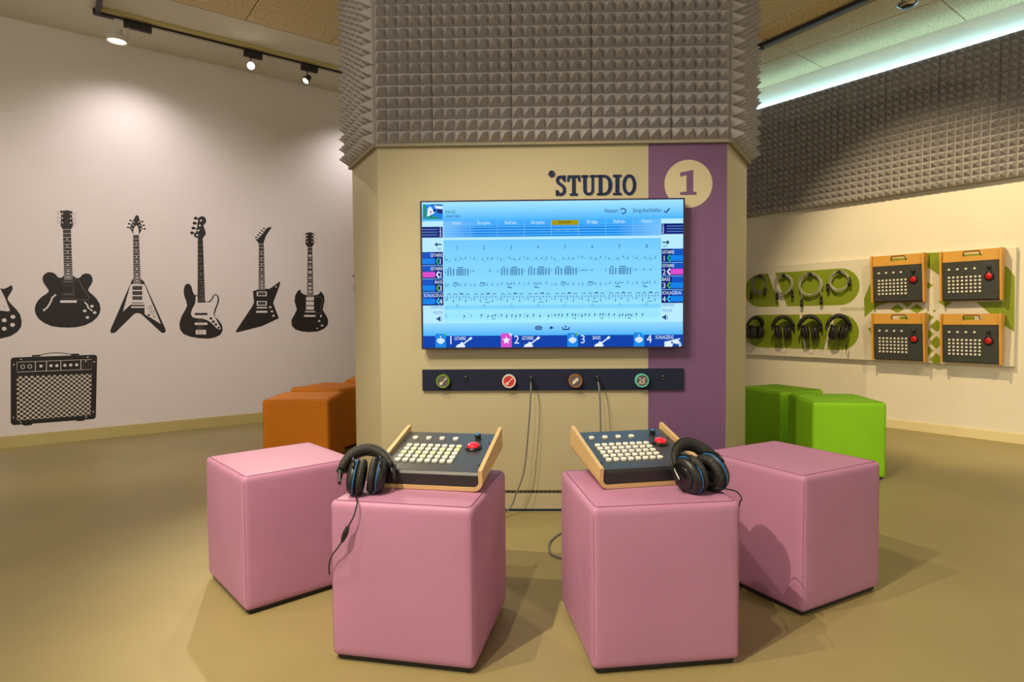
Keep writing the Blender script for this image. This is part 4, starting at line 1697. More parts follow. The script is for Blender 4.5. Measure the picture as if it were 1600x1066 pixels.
# big ring and diamonds behind the desks
for pts in ([W9(0, 470), W9(20, 420), W9(45, 360), W9(75, 300), W9(140, 240), W9(300, 240), W9(300, 470), W9(110, 520), W9(5, 608)],
            [W9(140, 166), W9(440, 158), W9(440, 238), W9(140, 238)], [W9(600, 142), W9(1030, 118), W9(1030, 212), W9(600, 236)],
            [W9(270, 604), W9(372, 604), W9(372, 645), W9(270, 645)], [W9(735, 602), W9(838, 602), W9(838, 645), W9(735, 645)],
            [W9(478, 122), W9(575, 118), W9(575, 296), W9(495, 238), W9(478, 238)],
            [W9(1060, 215), W9(1090, 232), W9(1142, 300), W9(1137, 720), W9(1060, 670), W9(940, 570), W9(850, 495), W9(1060, 490)],
            [W9(200, 550), W9(255, 510), W9(305, 550), W9(252, 575)], [W9(345, 550), W9(400, 508), W9(455, 550), W9(400, 578)],
            [W9(285, 500), W9(370, 500), W9(330, 535)], [W9(560, 490), W9(600, 475), W9(665, 500), W9(620, 535)],
            [W9(480, 340), W9(525, 368), W9(480, 398)], [W9(30, 692), W9(60, 685), W9(68, 755)],
            [W9(470, 570), W9(530, 610), W9(470, 655)], [W9(497, 680), W9(552, 628), W9(605, 680), W9(552, 720)],
            [W9(475, 695), W9(530, 737), W9(475, 785)], [W9(495, 800), W9(548, 752), W9(605, 800), W9(548, 850)],
            [W9(475, 820), W9(528, 862), W9(475, 910)], [W9(495, 930), W9(548, 880), W9(605, 930), W9(560, 966), W9(530, 962)]):
    flat(board, 'green_shape', pts, 'board_green', BT, BT + 0.0012)
c = W9(533, 562)
flat(board, 'green_dot', ellipse(c[0], c[1], 0.010, n=16), 'board_green', BT, BT + 0.0012)
b = bmesh.new()
p0, p1 = W8(860, 538), W8(1068, 535)
add_text(b, 'CONTROLLER', 0.048, p0[0], p0[1], BT + 0.0008, 'LEFT', 1.0)
xs = [v.co.x for v in b.verts]
k = (p1[0] - p0[0]) / (max(xs) - min(xs))
for v in b.verts:
    v.co.x = p0[0] + (v.co.x - p0[0]) * k
p0 = W8(46, 288)
add_text(b, 'KABEL', 0.048, p0[0], p0[1], BT + 0.0008, 'RIGHT', 0.9)
p0 = W8(50, 822)
add_text(b, 'KOPFHÖRER', 0.048, p0[0], p0[1], BT + 0.0008, 'RIGHT', 0.9)
finish(b, 'lettering', 'olive_text', board)

# wall desks
S = None
wall_desks = [('upper left of the four wall-hung control desks', (1364, 473.5), (1447.5, 471.5)),
              ('upper right of the four wall-hung control desks', (1471, 470.5), (1568, 469.5)),
              ('lower left of the four wall-hung control desks', (1365, 562), (1448.5, 565)),
              ('lower right of the four wall-hung control desks', (1471.5, 566.5), (1567, 569.5))]
for lab, pl_, pr_ in wall_desks:
    a_ = RW.uv(*pl_, BT + 0.05)
    c_ = RW.uv(*pr_, BT + 0.05)
    w_ = c_[0] - a_[0]
    s_ = w_ / CW
    cu, cv = (a_[0] + c_[0]) / 2, (a_[1] + c_[1]) / 2
    m = RW.mat(cu, cv, BT + 0.003) @ Matrix.Diagonal((s_, s_ * 1.07, s_, 1))
    control_desk('wall_control_desk', lab, m, wall=True)

# hanging cable coils
WC = 'coiled cables on the upper green shape'


def hook(parent, u, v, w0, L=0.05):
    b = bmesh.new()
    tube(b, smooth_path([(u, v, w0), (u, v - 0.002, w0 + L * 0.8), (u, v + 0.012, w0 + L)], 5), 0.0045, 8)
    return finish(b, 'hook', 'steel', parent, True)


coils = [((150, 305), 0.094, [(78, 405), (196, 370)], 'leftmost cable coil on the upper green shape', 0.9, 'grey_cable'),
         ((360, 305), 0.097, [(305, 408), (438, 390)], 'second cable coil from the left on the upper green shape', 1.0, 'pale_cable'),
         ((594, 308), 0.108, [(520, 470), (690, 445)], 'third and largest cable coil on the upper green shape', 1.1, 'pale_cable'),
         ((848, 275), 0.090, [(748, 330), (938, 285)], 'rightmost cable coil on the upper green shape', 1.0, 'pale_cable')]
for (zx, zy), rad, conns, lab, asp, cm in coils:
    WO = BT + 0.045
    u_, v_ = RW.uv(1160 + zx / 5.61, 390 + zy / 5.61, WO)
    t = thing('cable_coil', lab, 'cable', RW.mat(u_, v_, 0), WC)
    b = bmesh.new()
    rnd = random.Random(int(zx))
    pts = []
    turns = 5
    for i in range(turns * 20 + 1):
        a = 2 * PI * i / 20 + PI / 2
        rr = rad * (1 + 0.085 * math.sin(i * 0.21 + zx)) + 0.004 * math.sin(i * 0.37)
        pts.append(Vector((rr * asp * 0.92 * math.cos(a), rr * math.sin(a), WO + 0.014 * math.sin(i * 0.29 + 1))))
    tube(b, pts, 0.0045, 6)
    finish(b, 'coiled_cord', cm, t, True)
    for ci, (qx, qy) in enumerate(conns):
        cu, cv = RW.uv(1160 + qx / 5.61, 390 + qy / 5.61, WO)
        cu -= u_
        cv -= v_
        s = -1 if cu < 0 else 1
        st = Vector((s * rad * 0.80, -rad * 0.35, WO))
        b = bmesh.new()
        tube(b, smooth_path([st, Vector((cu * 0.92 + st.x * 0.08, (st.y + cv + 0.05) / 2, WO + 0.01)), Vector((cu, cv + 0.04, WO))], 6), 0.005, 6)
        finish(b, 'cord_end', cm, t, True)
        b = bmesh.new()
        cyl(b, (cu, cv + 0.046, WO), (cu, cv + 0.012, WO), 0.010, 0.014, 12)
        cyl(b, (cu, cv + 0.012, WO), (cu, cv - 0.040, WO), 0.0155, 0.0145, 12)
        finish(b, 'connector', 'black_plastic', t, True)
    hk = hook(board, u_, v_ + rad * 0.93, BT, 0.075)
    b = bmesh.new()
    box(b, (-0.018, rad * 0.80, WO - 0.022), (0.018, rad * 1.14, WO + 0.026))
    bmesh.ops.bevel(b, geom=b.edges[:], offset=0.006, segments=2, affect='EDGES')
    finish(b, 'cable_tie', 'black_plastic', t)

WH = 'headphones hung on the lower green shape'
wall_hp = [((112, 690), 62, 'leftmost hanging headphones on the lower green shape', None),
           ((355, 690), 28, 'second hanging headphones from the left on the lower green shape', None),
           ((592, 690), 20, 'third hanging headphones from the left on the lower green shape', None),
           ((840, 690), 34, 'rightmost hanging headphones, with dangling plug, on the lower green shape', 1)]
for (zx, zy), yaw, lab, cb in wall_hp:
    WO = BT + 0.075
    u_, v_ = RW.uv(1160 + zx / 5.61, 390 + (zy + 38) / 5.61, WO)
    m = RW.mat(u_, v_, WO) @ Matrix.Rotation(R(yaw), 4, 'Y') @ Matrix.Rotation(R(-90), 4, 'X') @ Matrix.Scale(1.32, 4)
    cable = None
    M = RW.mat(0, 0, 0)
    if cb:
        e0, e1 = RW.uv(1160 + 918 / 5.61, 390 + 750 / 5.61, WO), RW.uv(1160 + 905 / 5.61, 390 + 925 / 5.61, WO)
        em = RW.uv(1160 + 915 / 5.61, 390 + 840 / 5.61, WO)
        cable = ([M @ Vector((e0[0], e0[1], WO)), M @ Vector((em[0], em[1], WO)), M @ Vector((e1[0], e1[1], WO))],
                 (M @ Vector((em[0], em[1] + 0.02, WO)), M @ Vector((em[0] - 0.004, em[1] - 0.05, WO))))
    else:
        e0 = (u_ - 0.01, v_ - 0.06)
        cable = ([M @ Vector((u_ - 0.05, v_ - 0.05, WO)), M @ Vector((u_ - 0.03, v_ - 0.12, WO)), M @ Vector((u_ + 0.03, v_ - 0.125, WO)), M @ Vector((u_ + 0.055, v_ - 0.05, WO))], None)
    headphones('headphones', lab, m, WH, cable, half=0.032, trim=None, fold=0.004, turn=(12 if yaw > 30 else -10))
    hook(board, u_, v_ + 0.145, BT, 0.095)

# ================================================================== LEFT WALL DECALS


def Z2(x, y):
    return (x / 5.0, 310 + y / 5.0)


def Z3(x, y):
    return (260 + x / 4.847, 320 + y / 4.847)


def Z4(x, y):
    return (x / 5.0, 530 + y / 5.0)


class Decal:
    """flat print stuck on the left wall: layers of thin film"""

    def __init__(self, name, label, zoom, cat='wall decal', group='black instrument prints on the left wall', origin=(0, 0)):
        self.z = zoom
        o = LW.uv(*zoom(*origin))
        self.o = o
        self.t = thing(name, label, cat, LW.mat(o[0], o[1], 0), group)

    def p(self, x, y):
        q = LW.uv(*self.z(x, y)) - self.o
        return (q[0], q[1])

    def poly(self, name, pts, material, lay, smooth=False):
        q = [self.p(*a) for a in pts]
        if smooth:
            q = [(v.x, v.y) for v in smooth_path([(a[0], a[1], 0) for a in q], 4, True)]
        b = bmesh.new()
        prism(b, q, 0.0006 * (lay - 1) if lay > 1 else 0.0, 0.0006 * lay)
        return finish(b, name, material, self.t)

    def shapes(self, name, items, material, lay):
        """items: ('r', x0,y0,x1,y1) boxes, ('c', x,y,r) dots, ('o', x,y,r,w) rings, ('l', pts, w) strokes"""
        z0, z1 = 0.0006 * (lay - 1), 0.0006 * lay
        fine = name in ('frets', 'inlays', 'strings', 'string_posts', 'pickup_poles', 'body_strings', 'screws', 'tuners')
        b = bmesh.new() if fine else None
        for n_, it in enumerate(items):
            if not fine:
                if b is not None:
                    finish(b, name, material, self.t)
                b = bmesh.new()
            if it[0] == 'r':
                prism(b, [self.p(it[1], it[2]), self.p(it[3], it[2]), self.p(it[3], it[4]), self.p(it[1], it[4])], z0, z1)
            elif it[0] == 'c':
                prism(b, [self.p(*e) for e in ellipse(it[1], it[2], it[3], it[3] * (it[4] if len(it) > 4 else 0.9), 14)], z0, z1)
            elif it[0] == 'o':
                s = (Vector(self.p(it[1] + it[4], it[2])) - Vector(self.p(it[1], it[2]))).length
                ribbon(b, [self.p(*e) for e in ellipse(it[1], it[2], it[3], n=16)], s, z0, z1, closed=True)
            elif it[0] == 'l':
                a = it[1][0]
                s = (Vector(self.p(a[0] + it[2], a[1])) - Vector(self.p(*a))).length
                ribbon(b, [self.p(*e) for e in it[1]], s, z0, z1)
        o = finish(b, name, material, self.t)
        if fine:
            tag(o, kind='stuff')
        return o

    def frets(self, x0, x1, x2, x3, y0, y1, n, material='print_white', w=3.2, dots=True):
        """neck from (x0,x1) at y0 to (x2,x3) at y1"""
        it, ds = [], []
        ratio = 2 ** (-1 / 12)
        tot = 1 - ratio ** n
        prev = 0
        for i in range(n + 1):
            f = (1 - ratio ** i) / tot
            y = y0 + (y1 - y0) * f
            xa = x0 + (x2 - x0) * f
            xb = x1 + (x3 - x1) * f
            it.append(('r', xa, y - w / 2, xb, y + w / 2))
            if i in (3, 5, 7, 9, 12, 15, 17, 19) and dots:
                ym = (y + prev) / 2
                xm = (xa + xb) / 2
                ds.append(('c', xm, ym, 5.5))
            prev = y
        self.shapes('frets', it, 'print_grey' if material == 'grey' else material, 3)
        if ds:
            self.shapes('inlays', ds, 'print_white', 3)
        self.shapes('strings', [('l', [(x0 + (x1 - x0) * q, y0), (x2 + (x3 - x2) * q, y1)], 2.0) for q in (0.2, 0.4, 0.6, 0.8)], 'print_grey', 3)


# semi-hollow guitar
g = Decal('guitar_decal', 'print of a rounded black guitar with two curved sound holes', Z2, origin=(530, 800))
g.poly('body', [(497, 605), (478, 622), (455, 618), (440, 600), (425, 585), (400, 577), (375, 577), (350, 590), (335, 610), (332, 635), (340, 660),
                (360, 690), (378, 715), (380, 730), (360, 748), (325, 770), (295, 800), (277, 835), (271, 870), (278, 905), (300, 940), (340, 972),
                (400, 998), (460, 1008), (530, 1011), (600, 1007), (665, 992), (720, 965), (760, 930), (780, 895), (786, 862), (778, 825), (755, 785),
                (725, 755), (700, 735), (688, 718), (695, 700), (712, 675), (725, 645), (722, 620), (710, 598), (690, 588), (670, 586), (645, 595),
                (630, 612), (615, 624), (595, 622), (570, 605)], 'print_black', 1)
g.poly('neck', [(492, 240), (553, 240), (568, 632), (500, 632)], 'print_black', 2)
g.poly('headstock', [(466, 95), (490, 98), (520, 93), (550, 98), (568, 104), (562, 125), (571, 215), (554, 244), (492, 244), (473, 215), (478, 120)], 'print_black', 1)
g.frets(492, 553, 500, 568, 243, 632, 20)
g.shapes('tuners', [('o', 455, 115, 10, 2.5), ('o', 455, 150, 10, 2.5), ('o', 455, 187, 10, 2.5), ('o', 584, 125, 10, 2.5), ('o', 584, 160, 10, 2.5), ('o', 584, 193, 10, 2.5)], 'print_grey', 1)
g.shapes('string_posts', [('c', 487, 120, 6), ('c', 487, 155, 6), ('c', 487, 190, 6), ('c', 552, 124, 6), ('c', 552, 158, 6), ('c', 552, 192, 6)], 'print_white', 2)
g.shapes('pickup', [('l', [(488, 645), (578, 645), (578, 682), (488, 682), (488, 645)], 3), ('l', [(488, 742), (578, 742), (578, 780), (488, 780), (488, 742)], 3),
                     ('r', 500, 652, 568, 658), ('r', 500, 749, 568, 755)], 'print_grey', 2)
g.shapes('pickguard', [('l', [(572, 632), (600, 635), (625, 655), (640, 690), (665, 725), (690, 760), (695, 780), (685, 795), (640, 793), (578, 785), (574, 690)], 4)], 'print_grey', 2)
g.shapes('bridge', [('r', 470, 797, 600, 816)], 'print_white', 2)
g.shapes('sound_hole', [('l', [(432, 757), (408, 775), (400, 800), (388, 825), (368, 855), (345, 873)], 13), ('c', 430, 757, 9), ('c', 345, 873, 10),
                         ('l', [(660, 810), (682, 832), (690, 858), (718, 876)], 12), ('c', 716, 876, 8)], 'print_white', 2)
g.shapes('knob', [('c', 718, 843, 14, 0.75), ('c', 662, 880, 14, 0.75), ('c', 740, 893, 14, 0.75), ('c', 683, 931, 14, 0.75)], 'print_white', 2)

# v-shaped guitar
g = Decal('guitar_decal', 'print of a black guitar with V-shaped body and white pickguard', Z2, origin=(1075, 850))
g.poly('body', [(1028, 645), (1040, 630), (1100, 630), (1125, 650), (1292, 1020), (1295, 1040), (1282, 1053), (1265, 1052), (1250, 1040), (1110, 910), (1090, 898),
                (1060, 898), (1040, 912), (905, 1045), (885, 1055), (868, 1052), (861, 1038), (868, 1015)], 'print_black', 1)
g.poly('pickguard', [(1020, 670), (1128, 672), (1256, 982), (1130, 905), (1128, 832), (1020, 832), (960, 885)], 'print_white', 2)
g.poly('neck', [(1040, 283), (1085, 283), (1100, 668), (1042, 668)], 'print_black', 2)
g.frets(1040, 1085, 1042, 1100, 286, 668, 21)
g.poly('headstock', [(1052, 150), (1060, 135), (1070, 130), (1082, 138), (1090, 165), (1112, 235), (1100, 260), (1085, 283), (1083, 250), (1078, 222), (1065, 210),
                     (1052, 222), (1042, 250), (1040, 283), (1030, 258), (1012, 235), (1040, 175)], 'print_black', 1)
tn = []
for x, y in ((1020, 173), (1008, 199), (1000, 226)):
    tn += [('c', x, y, 10, 0.7), ('l', [(x, y), (x + 26, y + 14)], 5)]
for x, y in ((1112, 182), (1122, 211), (1130, 238)):
    tn += [('c', x, y, 10, 0.7), ('l', [(x, y), (x - 26, y + 2)], 5)]
g.shapes('tuners', tn, 'print_black', 1)
g.shapes('string_posts', [('c', 1046, 187, 5), ('c', 1040, 210, 5), ('c', 1030, 236, 5), ('c', 1084, 184, 5), ('c', 1092, 212, 5), ('c', 1100, 238, 5)], 'print_white', 2)
g.shapes('pickup', [('r', 1035, 685, 1110, 715), ('r', 1035, 725, 1110, 755), ('r', 1035, 765, 1110, 793), ('r', 1028, 814, 1122, 820),
                     ('o', 1174, 853, 13, 3.5), ('o', 1190, 888, 13, 3.5), ('o', 1205, 924, 8, 3), ('c', 1163, 912, 9), ('c', 1005, 740, 3), ('c', 975, 830, 3), ('c', 1188, 826, 3)], 'print_black', 3)
g.shapes('pickup_poles', [('r', 1042, y + dy, 1103, y + dy + 3) for y in (692, 732, 771) for dy in (0, 11)], 'print_grey', 4)
g.shapes('tailpiece', [('r', 1024, 844, 1126, 856)], 'print_white', 2)

# bass
g = Decal('guitar_decal', 'print of a black four-string bass guitar with large white pickguard', Z3, origin=(260, 850))
g.poly('body', [(232, 685), (212, 683), (200, 660), (190, 620), (175, 600), (155, 598), (138, 615), (130, 650), (135, 690), (150, 730), (157, 765), (140, 800), (112, 850),
                (98, 900), (103, 945), (130, 980), (180, 1000), (250, 1012), (320, 1015), (370, 1005), (410, 985), (427, 950), (420, 910), (395, 875), (370, 850),
                (365, 830), (378, 790), (395, 745), (400, 715), (393, 690), (378, 677), (365, 678), (352, 690), (340, 715), (325, 730), (300, 735), (290, 720)], 'print_black', 1)
g.poly('pickguard', [(222, 690), (235, 695), (240, 742), (290, 742), (300, 737), (330, 739), (350, 717), (364, 687), (379, 685), (389, 710), (384, 745), (364, 795), (356, 830),
                     (373, 862), (403, 917), (411, 940), (400, 947), (380, 935), (340, 895), (310, 875), (270, 862), (225, 860), (195, 850), (185, 825), (195, 790), (215, 755),
                     (220, 730)], 'print_white', 2)
g.poly('neck', [(238, 250), (275, 250), (293, 742), (236, 742)], 'print_black', 3)
g.frets(238, 275, 236, 293, 264, 742, 21)
g.poly('headstock', [(245, 98), (265, 87), (290, 92), (302, 115), (298, 140), (280, 155), (290, 185), (300, 220), (278, 252), (240, 254), (215, 245), (207, 230), (228, 200), (235, 150), (240, 110)], 'print_black', 1)
tn = []
for x, y in ((222, 103), (213, 140), (204, 177), (193, 213)):
    tn += [('c', x, y, 14, 0.85), ('l', [(x, y), (x + 30, y + 8)], 9)]
g.shapes('tuners', tn, 'print_black', 1)
g.shapes('string_posts', [('c', 262, 120, 8), ('c', 253, 157, 8), ('c', 243, 195, 8), ('c', 233, 230, 8)], 'print_white', 2)
g.shapes('pickup_or_knob', [('r', 215, 820, 310, 836), ('c', 337, 862, 11), ('c', 355, 886, 11), ('c', 374, 908, 11), ('c', 395, 932, 9)], 'print_black', 3)
g.shapes('bridge', [('r', 215, 893, 310, 911), ('r', 222, 948, 300, 983)], 'print_white', 2)
g.shapes('body_strings', [('l', [(x, 864), (x, 985)], 2.5) for x in (238, 250, 262, 275)], 'print_grey', 3)

# angular guitar
g = Decal('guitar_decal', 'print of a black guitar with angular pointed body', Z3, origin=(700, 800))
g.poly('body', [(655, 655), (700, 640), (745, 635), (775, 638), (800, 625), (858, 582), (863, 590), (855, 620), (808, 745), (852, 860), (725, 920), (540, 967), (524, 963), (530, 950),
                (650, 770), (663, 740)], 'print_black', 1)
g.poly('neck', [(700, 295), (737, 295), (747, 642), (698, 642)], 'print_black', 2)
g.frets(700, 737, 698, 747, 298, 642, 20)
g.poly('headstock', [(790, 167), (796, 175), (780, 195), (755, 235), (740, 275), (735, 298), (700, 298), (684, 268), (715, 235), (745, 195), (765, 175)], 'print_black', 1)
g.shapes('tuners', [('c', 682, 266, 7), ('c', 679, 247, 7), ('c', 693, 229, 7), ('c', 708, 213, 7), ('c', 722, 196, 7), ('c', 738, 180, 7)]
         + [('l', [(682, 266), (700, 262)], 4), ('l', [(680, 247), (704, 250)], 4), ('l', [(693, 229), (716, 236)], 4), ('l', [(708, 213), (730, 222)], 4),
            ('l', [(722, 196), (744, 208)], 4), ('l', [(738, 180), (756, 194)], 4)], 'print_black', 1)
g.shapes('string_posts', [('c', 690, 256, 4), ('c', 703, 243, 4), ('c', 717, 229, 4), ('c', 730, 214, 4), ('c', 742, 200, 4)], 'print_white', 2)
g.shapes('hardware_piece', [('r', 684, 658, 760, 693), ('r', 684, 730, 760, 764), ('r', 684, 775, 762, 785), ('r', 680, 804, 765, 818), ('c', 787, 776, 9), ('c', 799, 808, 9),
                           ('c', 811, 841, 9), ('c', 830, 622, 6)], 'print_white', 2)
g.shapes('pickup', [('r', 694, 664, 751, 687), ('r', 694, 736, 751, 758)], 'print_black', 3)
g.shapes('pickup_poles', [('r', 700, y, 745, y + 3) for y in (669, 679, 741, 751)], 'print_grey', 4)

# twin-horned guitar
g = Decal('guitar_decal', 'print of a black guitar with two pointed horns, nearest the kiosk', Z3, origin=(1085, 850))
g.poly('body', [(1065, 685), (1045, 681), (1022, 667), (1012, 640), (990, 660), (975, 690), (970, 730), (980, 765), (988, 795), (968, 835), (946, 875), (950, 918), (980, 947), (1030, 961),
                (1085, 965), (1145, 960), (1195, 940), (1222, 910), (1225, 870), (1206, 832), (1185, 800), (1188, 770), (1198, 730), (1195, 695), (1182, 670), (1165, 655), (1160, 672),
                (1140, 684), (1112, 686)], 'print_black', 1)
g.poly('neck', [(1070, 318), (1104, 318), (1113, 692), (1065, 692)], 'print_black', 2)
g.frets(1070, 1104, 1065, 1113, 322, 692, 20, dots=False)
g.shapes('inlays', [('r', 1076, y - 7, 1099, y + 7) for y in (388, 434, 475, 511, 557, 598, 632, 660)], 'print_white', 3)
g.poly('headstock', [(1052, 215), (1070, 213), (1085, 208), (1103, 212), (1117, 218), (1113, 235), (1118, 296), (1104, 320), (1070, 320), (1053, 298), (1058, 235)], 'print_black', 1)
g.shapes('tuners', [('l', [(1034, y), (1052, y)], 2.5) for y in (222, 250, 282)] + [('l', [(1118, y), (1138, y)], 2.5) for y in (226, 254, 284)], 'print_grey', 1)
g.shapes('string_posts', [('c', 1066, 230, 5), ('c', 1066, 256, 5), ('c', 1066, 282, 5), ('c', 1105, 230, 5), ('c', 1105, 256, 5), ('c', 1105, 282, 5)], 'print_white', 2)
g.shapes('pickup', [('r', 1057, 699, 1117, 726), ('r', 1057, 733, 1117, 761), ('r', 1057, 768, 1117, 796), ('r', 1050, 806, 1125, 815), ('r', 1042, 835, 1128, 849),
                     ('c', 1157, 881, 9), ('c', 1179, 915, 9), ('c', 1142, 937, 6), ('c', 1170, 843, 7, 1.4)], 'print_white', 2)
g.shapes('pickguard', [('l', [(1122, 700), (1165, 700), (1182, 715), (1180, 750), (1165, 775), (1178, 800), (1165, 822), (1140, 822), (1122, 800)], 3)], 'print_grey', 2)

# guitar cut by the picture's left edge
g = Decal('guitar_decal', 'print of a black guitar cut off by the left edge of the picture', Z2, origin=(-130, 900))
half = [(30, 708), (62, 695), (85, 679), (98, 688), (98, 712), (80, 745), (60, 775), (62, 795), (90, 830), (130, 870), (158, 910), (170, 960), (165, 1005), (135, 1045), (80, 1078), (0, 1098), (-130, 1106)]
left = [(-260 - x, y) for x, y in reversed(half[:-1])]
g.poly('body', [(-90, 690)] + half + left + [(-170, 690)], 'print_black', 1)
g.poly('pickguard', [(-90, 705), (5, 710), (40, 780), (78, 878), (60, 884), (0, 876), (-90, 880)], 'print_white', 2)
g.poly('neck', [(-156, 230), (-104, 230), (-94, 700), (-166, 700)], 'print_black', 2)
g.frets(-156, -104, -166, -94, 240, 700, 20)
g.poly('headstock', [(-170, 90), (-90, 90), (-84, 205), (-104, 232), (-156, 232), (-176, 205)], 'print_black', 1)
g.shapes('knob', [('c', 101, 926, 19, 0.8), ('c', 33, 953, 19, 0.8), ('c', 98, 989, 19, 0.8), ('c', 33, 1019, 19, 0.8)], 'print_white', 2)
g.shapes('screws', [('c', 36, 846, 4)], 'print_black', 3)

# brass instrument, mostly behind the kiosk
g = Decal('horn_decal', 'sliver of a horn print disappearing behind the kiosk edge', Z3, origin=(1440, 600))
g.poly('bell', [(1408, 540), (1425, 522), (1450, 515), (1450, 525), (1432, 540), (1450, 552), (1450, 562), (1425, 558)], 'print_black', 1)
g.shapes('tubing', [('l', [(1423, 615), (1423, 655), (1432, 678), (1450, 688), (1480, 688)], 7), ('l', [(1436, 615), (1437, 650), (1450, 668), (1480, 670)], 5),
                    ('l', [(1414, 618), (1445, 616)], 7), ('l', [(1450, 540), (1560, 540)], 9)], 'print_black', 1)

# amplifier
g = Decal('amplifier_decal', 'print of a black guitar amplifier with checked grille above the skirting', Z4, origin=(420, 400))
g.poly('cabinet', [(83, 165), (88, 152), (102, 144), (735, 122), (752, 127), (759, 140), (749, 600), (745, 615), (730, 625), (112, 672), (95, 668), (84, 652)], 'print_black', 1)
g.poly('foot', [(172, 664), (255, 658), (248, 672), (190, 677), (180, 672)], 'print_black', 1)
g.poly('foot', [(590, 632), (665, 626), (655, 638), (605, 643)], 'print_black', 1)
g.shapes('handle', [('l', [(250, 132), (315, 128)], 16), ('l', [(555, 122), (618, 119)], 16), ('l', [(310, 128), (350, 116), (400, 109), (440, 107), (490, 109), (530, 115), (560, 121)], 7)], 'print_black', 1)
g.poly('grille', [(131, 292), (716, 272), (708, 594), (131, 637)], 'amp_grille', 2)


def amp_y(x, t):          # control panel follows the cabinet's slope
    return t - (x - 131) * 0.0345


g.shapes('control_panel_line', [('l', [(133, 180), (716, 159), (713, 236), (133, 258), (133, 180)], 4)]
         + [('l', [(x, amp_y(x, 180)), (x, amp_y(x, 258))], 5) for x in (277, 363, 475, 632)]
         + [('o', 178, 216, 15, 5), ('o', 233, 214, 15, 5)], 'print_white', 2)
g.shapes('knob', [('c', 320, 211, 13), ('c', 398, 208, 13), ('c', 444, 207, 13), ('c', 507, 205, 13), ('c', 553, 203, 13), ('c', 599, 201, 13), ('c', 671, 172, 6),
                   ('c', 164, 159, 6), ('c', 108, 200, 6), ('c', 686, 141, 6), ('c', 738, 178, 6), ('c', 728, 568, 6), ('c', 674, 610, 6), ('c', 106, 612, 6), ('c', 162, 651, 6)], 'print_white', 2)
g.shapes('switch_outline', [('l', [(652, 180), (692, 179), (691, 218), (652, 220), (652, 180)], 3)], 'print_grey', 2)

# ================================================================== LIGHT TRACKS AND SPOTS
tr = thing('light_track', 'dark lighting rail on the ceiling above the guitar wall', 'light track', LW.mat(0, 0, 0.585))
one_box('rail', (0.37, CEIL - 0.034, -0.017), (UCL - 0.6, CEIL - 0.002, 0.017), 'dark_metal', tr)
one_box('rail_lip', (0.37, CEIL - 0.036, -0.006), (UCL - 0.6, CEIL - 0.033, 0.006), 'white_metal', tr)
one_box('end_cap', (0.33, CEIL - 0.040, -0.022), (0.47, CEIL - 0.001, 0.022), 'dark_metal', tr)
fb_ = bmesh.new()
box(fb_, (0.345, CEIL - 0.036, 0.02), (0.38, CEIL - 0.002, 1.4))
finish(fb_, 'cross_rail', 'dark_metal', tr)
one_box('shadow_gap_strip', (0.37, CEIL - 0.022, 0.03), (UCL - 0.6, CEIL - 0.001, 0.075), 'skirting', tr)  # olive strip that paints in the shadow gap beside the rail


def track_spot(label, u, w_rail, aim, pl, kind, glow, adapter_len=0.16):
    """adapter box on the rail, arm and lamp head aimed at a point"""
    base = pl.mat(u, CEIL - 0.036, w_rail)
    t = thing('track_spot', label, 'spotlight', base, 'ceiling spotlights')
    one_box('adapter', (-adapter_len / 2, -0.050, -0.020), (adapter_len / 2, 0.0, 0.020), 'dark_metal', t, 0.003, seg=1)
    inv = base.inverted()
    if kind == 'disc':
        one_box('arm', (-0.078, -0.185, -0.008), (-0.062, -0.05, 0.008), 'white_metal', t, 0.002, seg=1)
        cen = Vector((-0.15, -0.165, 0.0))
    else:
        b = bmesh.new()
        cyl(b, (-0.02, -0.05, 0), (-0.02, -0.095, 0), 0.006, seg=10)
        finish(b, 'arm', 'dark_metal', t, True)
        cen = Vector((-0.02, -0.125, 0.0))
    d = (inv @ Vector(aim) - cen).normalized()
    m = Matrix.Translation(cen) @ d.to_track_quat('Z', 'Y').to_matrix().to_4x4()
    b = bmesh.new()
    if kind == 'disc':
        lathe(b, [(0, -0.085), (0.040, -0.085), (0.042, -0.080), (0.042, -0.030), (0.044, -0.028), (0.074, -0.020), (0.077, -0.014), (0.077, 0.016), (0.070, 0.018), (0.066, 0.010), (0, 0.010)], 28, m)
        head_ = finish(b, 'lamp_head', 'white_metal', t, False)
        rl = 0.064
        zl = 0.011
    else:
        lathe(b, [(0, -0.045), (0.016, -0.045), (0.020, -0.040), (0.024, 0.000), (0.036, 0.022), (0.037, 0.046), (0.033, 0.046), (0.031, 0.034), (0, 0.034)], 24, m)
        head_ = finish(b, 'lamp_head', 'dark_metal', t, False)
        rl = 0.030
        zl = 0.036
        b = bmesh.new()
        for s in (-1, 1):
            tube(b, smooth_path([Vector((-0.02, -0.092, 0)), cen + Vector((s * 0.036, 0.018, 0)), cen + Vector((s * 0.040, 0, 0))], 5), 0.003, 6)
        finish(b, 'bracket', 'dark_metal', t, True)
    b = bmesh.new()
    lathe(b, [(0, zl + 0.001), (rl, zl + 0.001), (rl, zl), (0, zl)], 24, m)
    finish(b, 'lens', glow, head_)
    return t


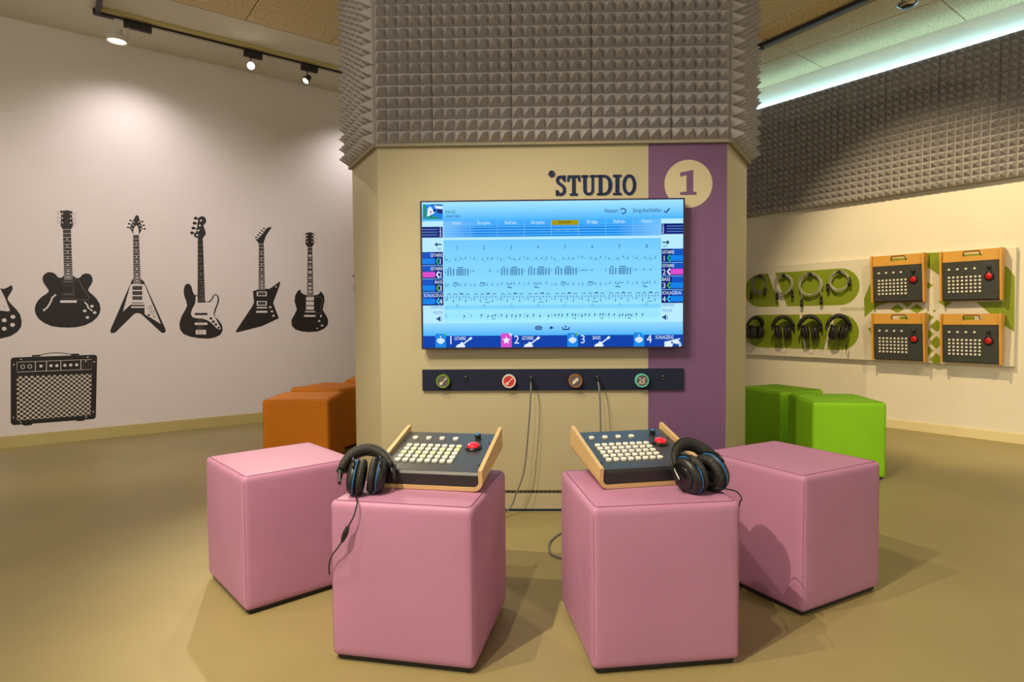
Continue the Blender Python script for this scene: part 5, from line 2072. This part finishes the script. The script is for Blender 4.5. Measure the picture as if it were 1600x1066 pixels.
track_spot('broad white lamp head at the rail end, facing the guitar wall', 0.6375, 0.585, (-3.28, 5.12, -2.0), LW, 'disc', 'lamp_glow_soft', 0.20)
track_spot('middle rail spot shining straight at the viewer', 1.548, 0.585, (0.0, 0.0, 1.0), LW, 'spot', 'lamp_glow')
track_spot('small dark rail spot nearest the foam collar, tilted left', 2.068, 0.585, (-2.9, 4.0, 0.9), LW, 'spot', 'lamp_glow_soft')

ra, rb2 = on_floor(1184.8, 75.8, CEIL - 0.03), on_floor(1355, 0, CEIL - 0.03)
RT = Plane((ra.x, ra.y, 0), (rb2 - ra).normalized())
t = thing('light_track', 'thin dark lighting rail on the ceiling right of the kiosk', 'light track', RT.mat())
one_box('rail', (-0.02, CEIL - 0.034, -0.017), (4.5, CEIL - 0.002, 0.017), 'dark_metal', t)
one_box('rail_cover', (-0.02, CEIL - 0.020, -0.090), (4.5, CEIL - 0.003, -0.018), 'foam_edge', t)
one_box('end_cap', (-0.05, CEIL - 0.050, -0.022), (0.04, CEIL - 0.001, 0.022), 'dark_metal', t)

dp = on_floor(1418, 6, CEIL - 0.09)
t = thing('ceiling_spot', 'small grey lamp hanging from the ceiling above the foam band', 'spotlight', Matrix.Translation((dp.x, dp.y, 0)), 'ceiling spotlights')
b = bmesh.new()
lathe(b, [(0, CEIL - 0.001), (0.035, CEIL - 0.001), (0.035, CEIL - 0.012), (0.012, CEIL - 0.014), (0.012, CEIL - 0.050), (0, CEIL - 0.050)], 20)
finish(b, 'stem', 'white_metal', t, True)
b = bmesh.new()
lathe(b, [(0, CEIL - 0.045), (0.030, CEIL - 0.047), (0.055, CEIL - 0.072), (0.074, CEIL - 0.090), (0.070, CEIL - 0.096), (0.044, CEIL - 0.110), (0, CEIL - 0.112)], 24)
finish(b, 'shade', 'steel', t, True)
b = bmesh.new()
lathe(b, [(0.045, CEIL - 0.108), (0.040, CEIL - 0.118), (0, CEIL - 0.119)], 20)
finish(b, 'base_ring', 'black_plastic', t, True)
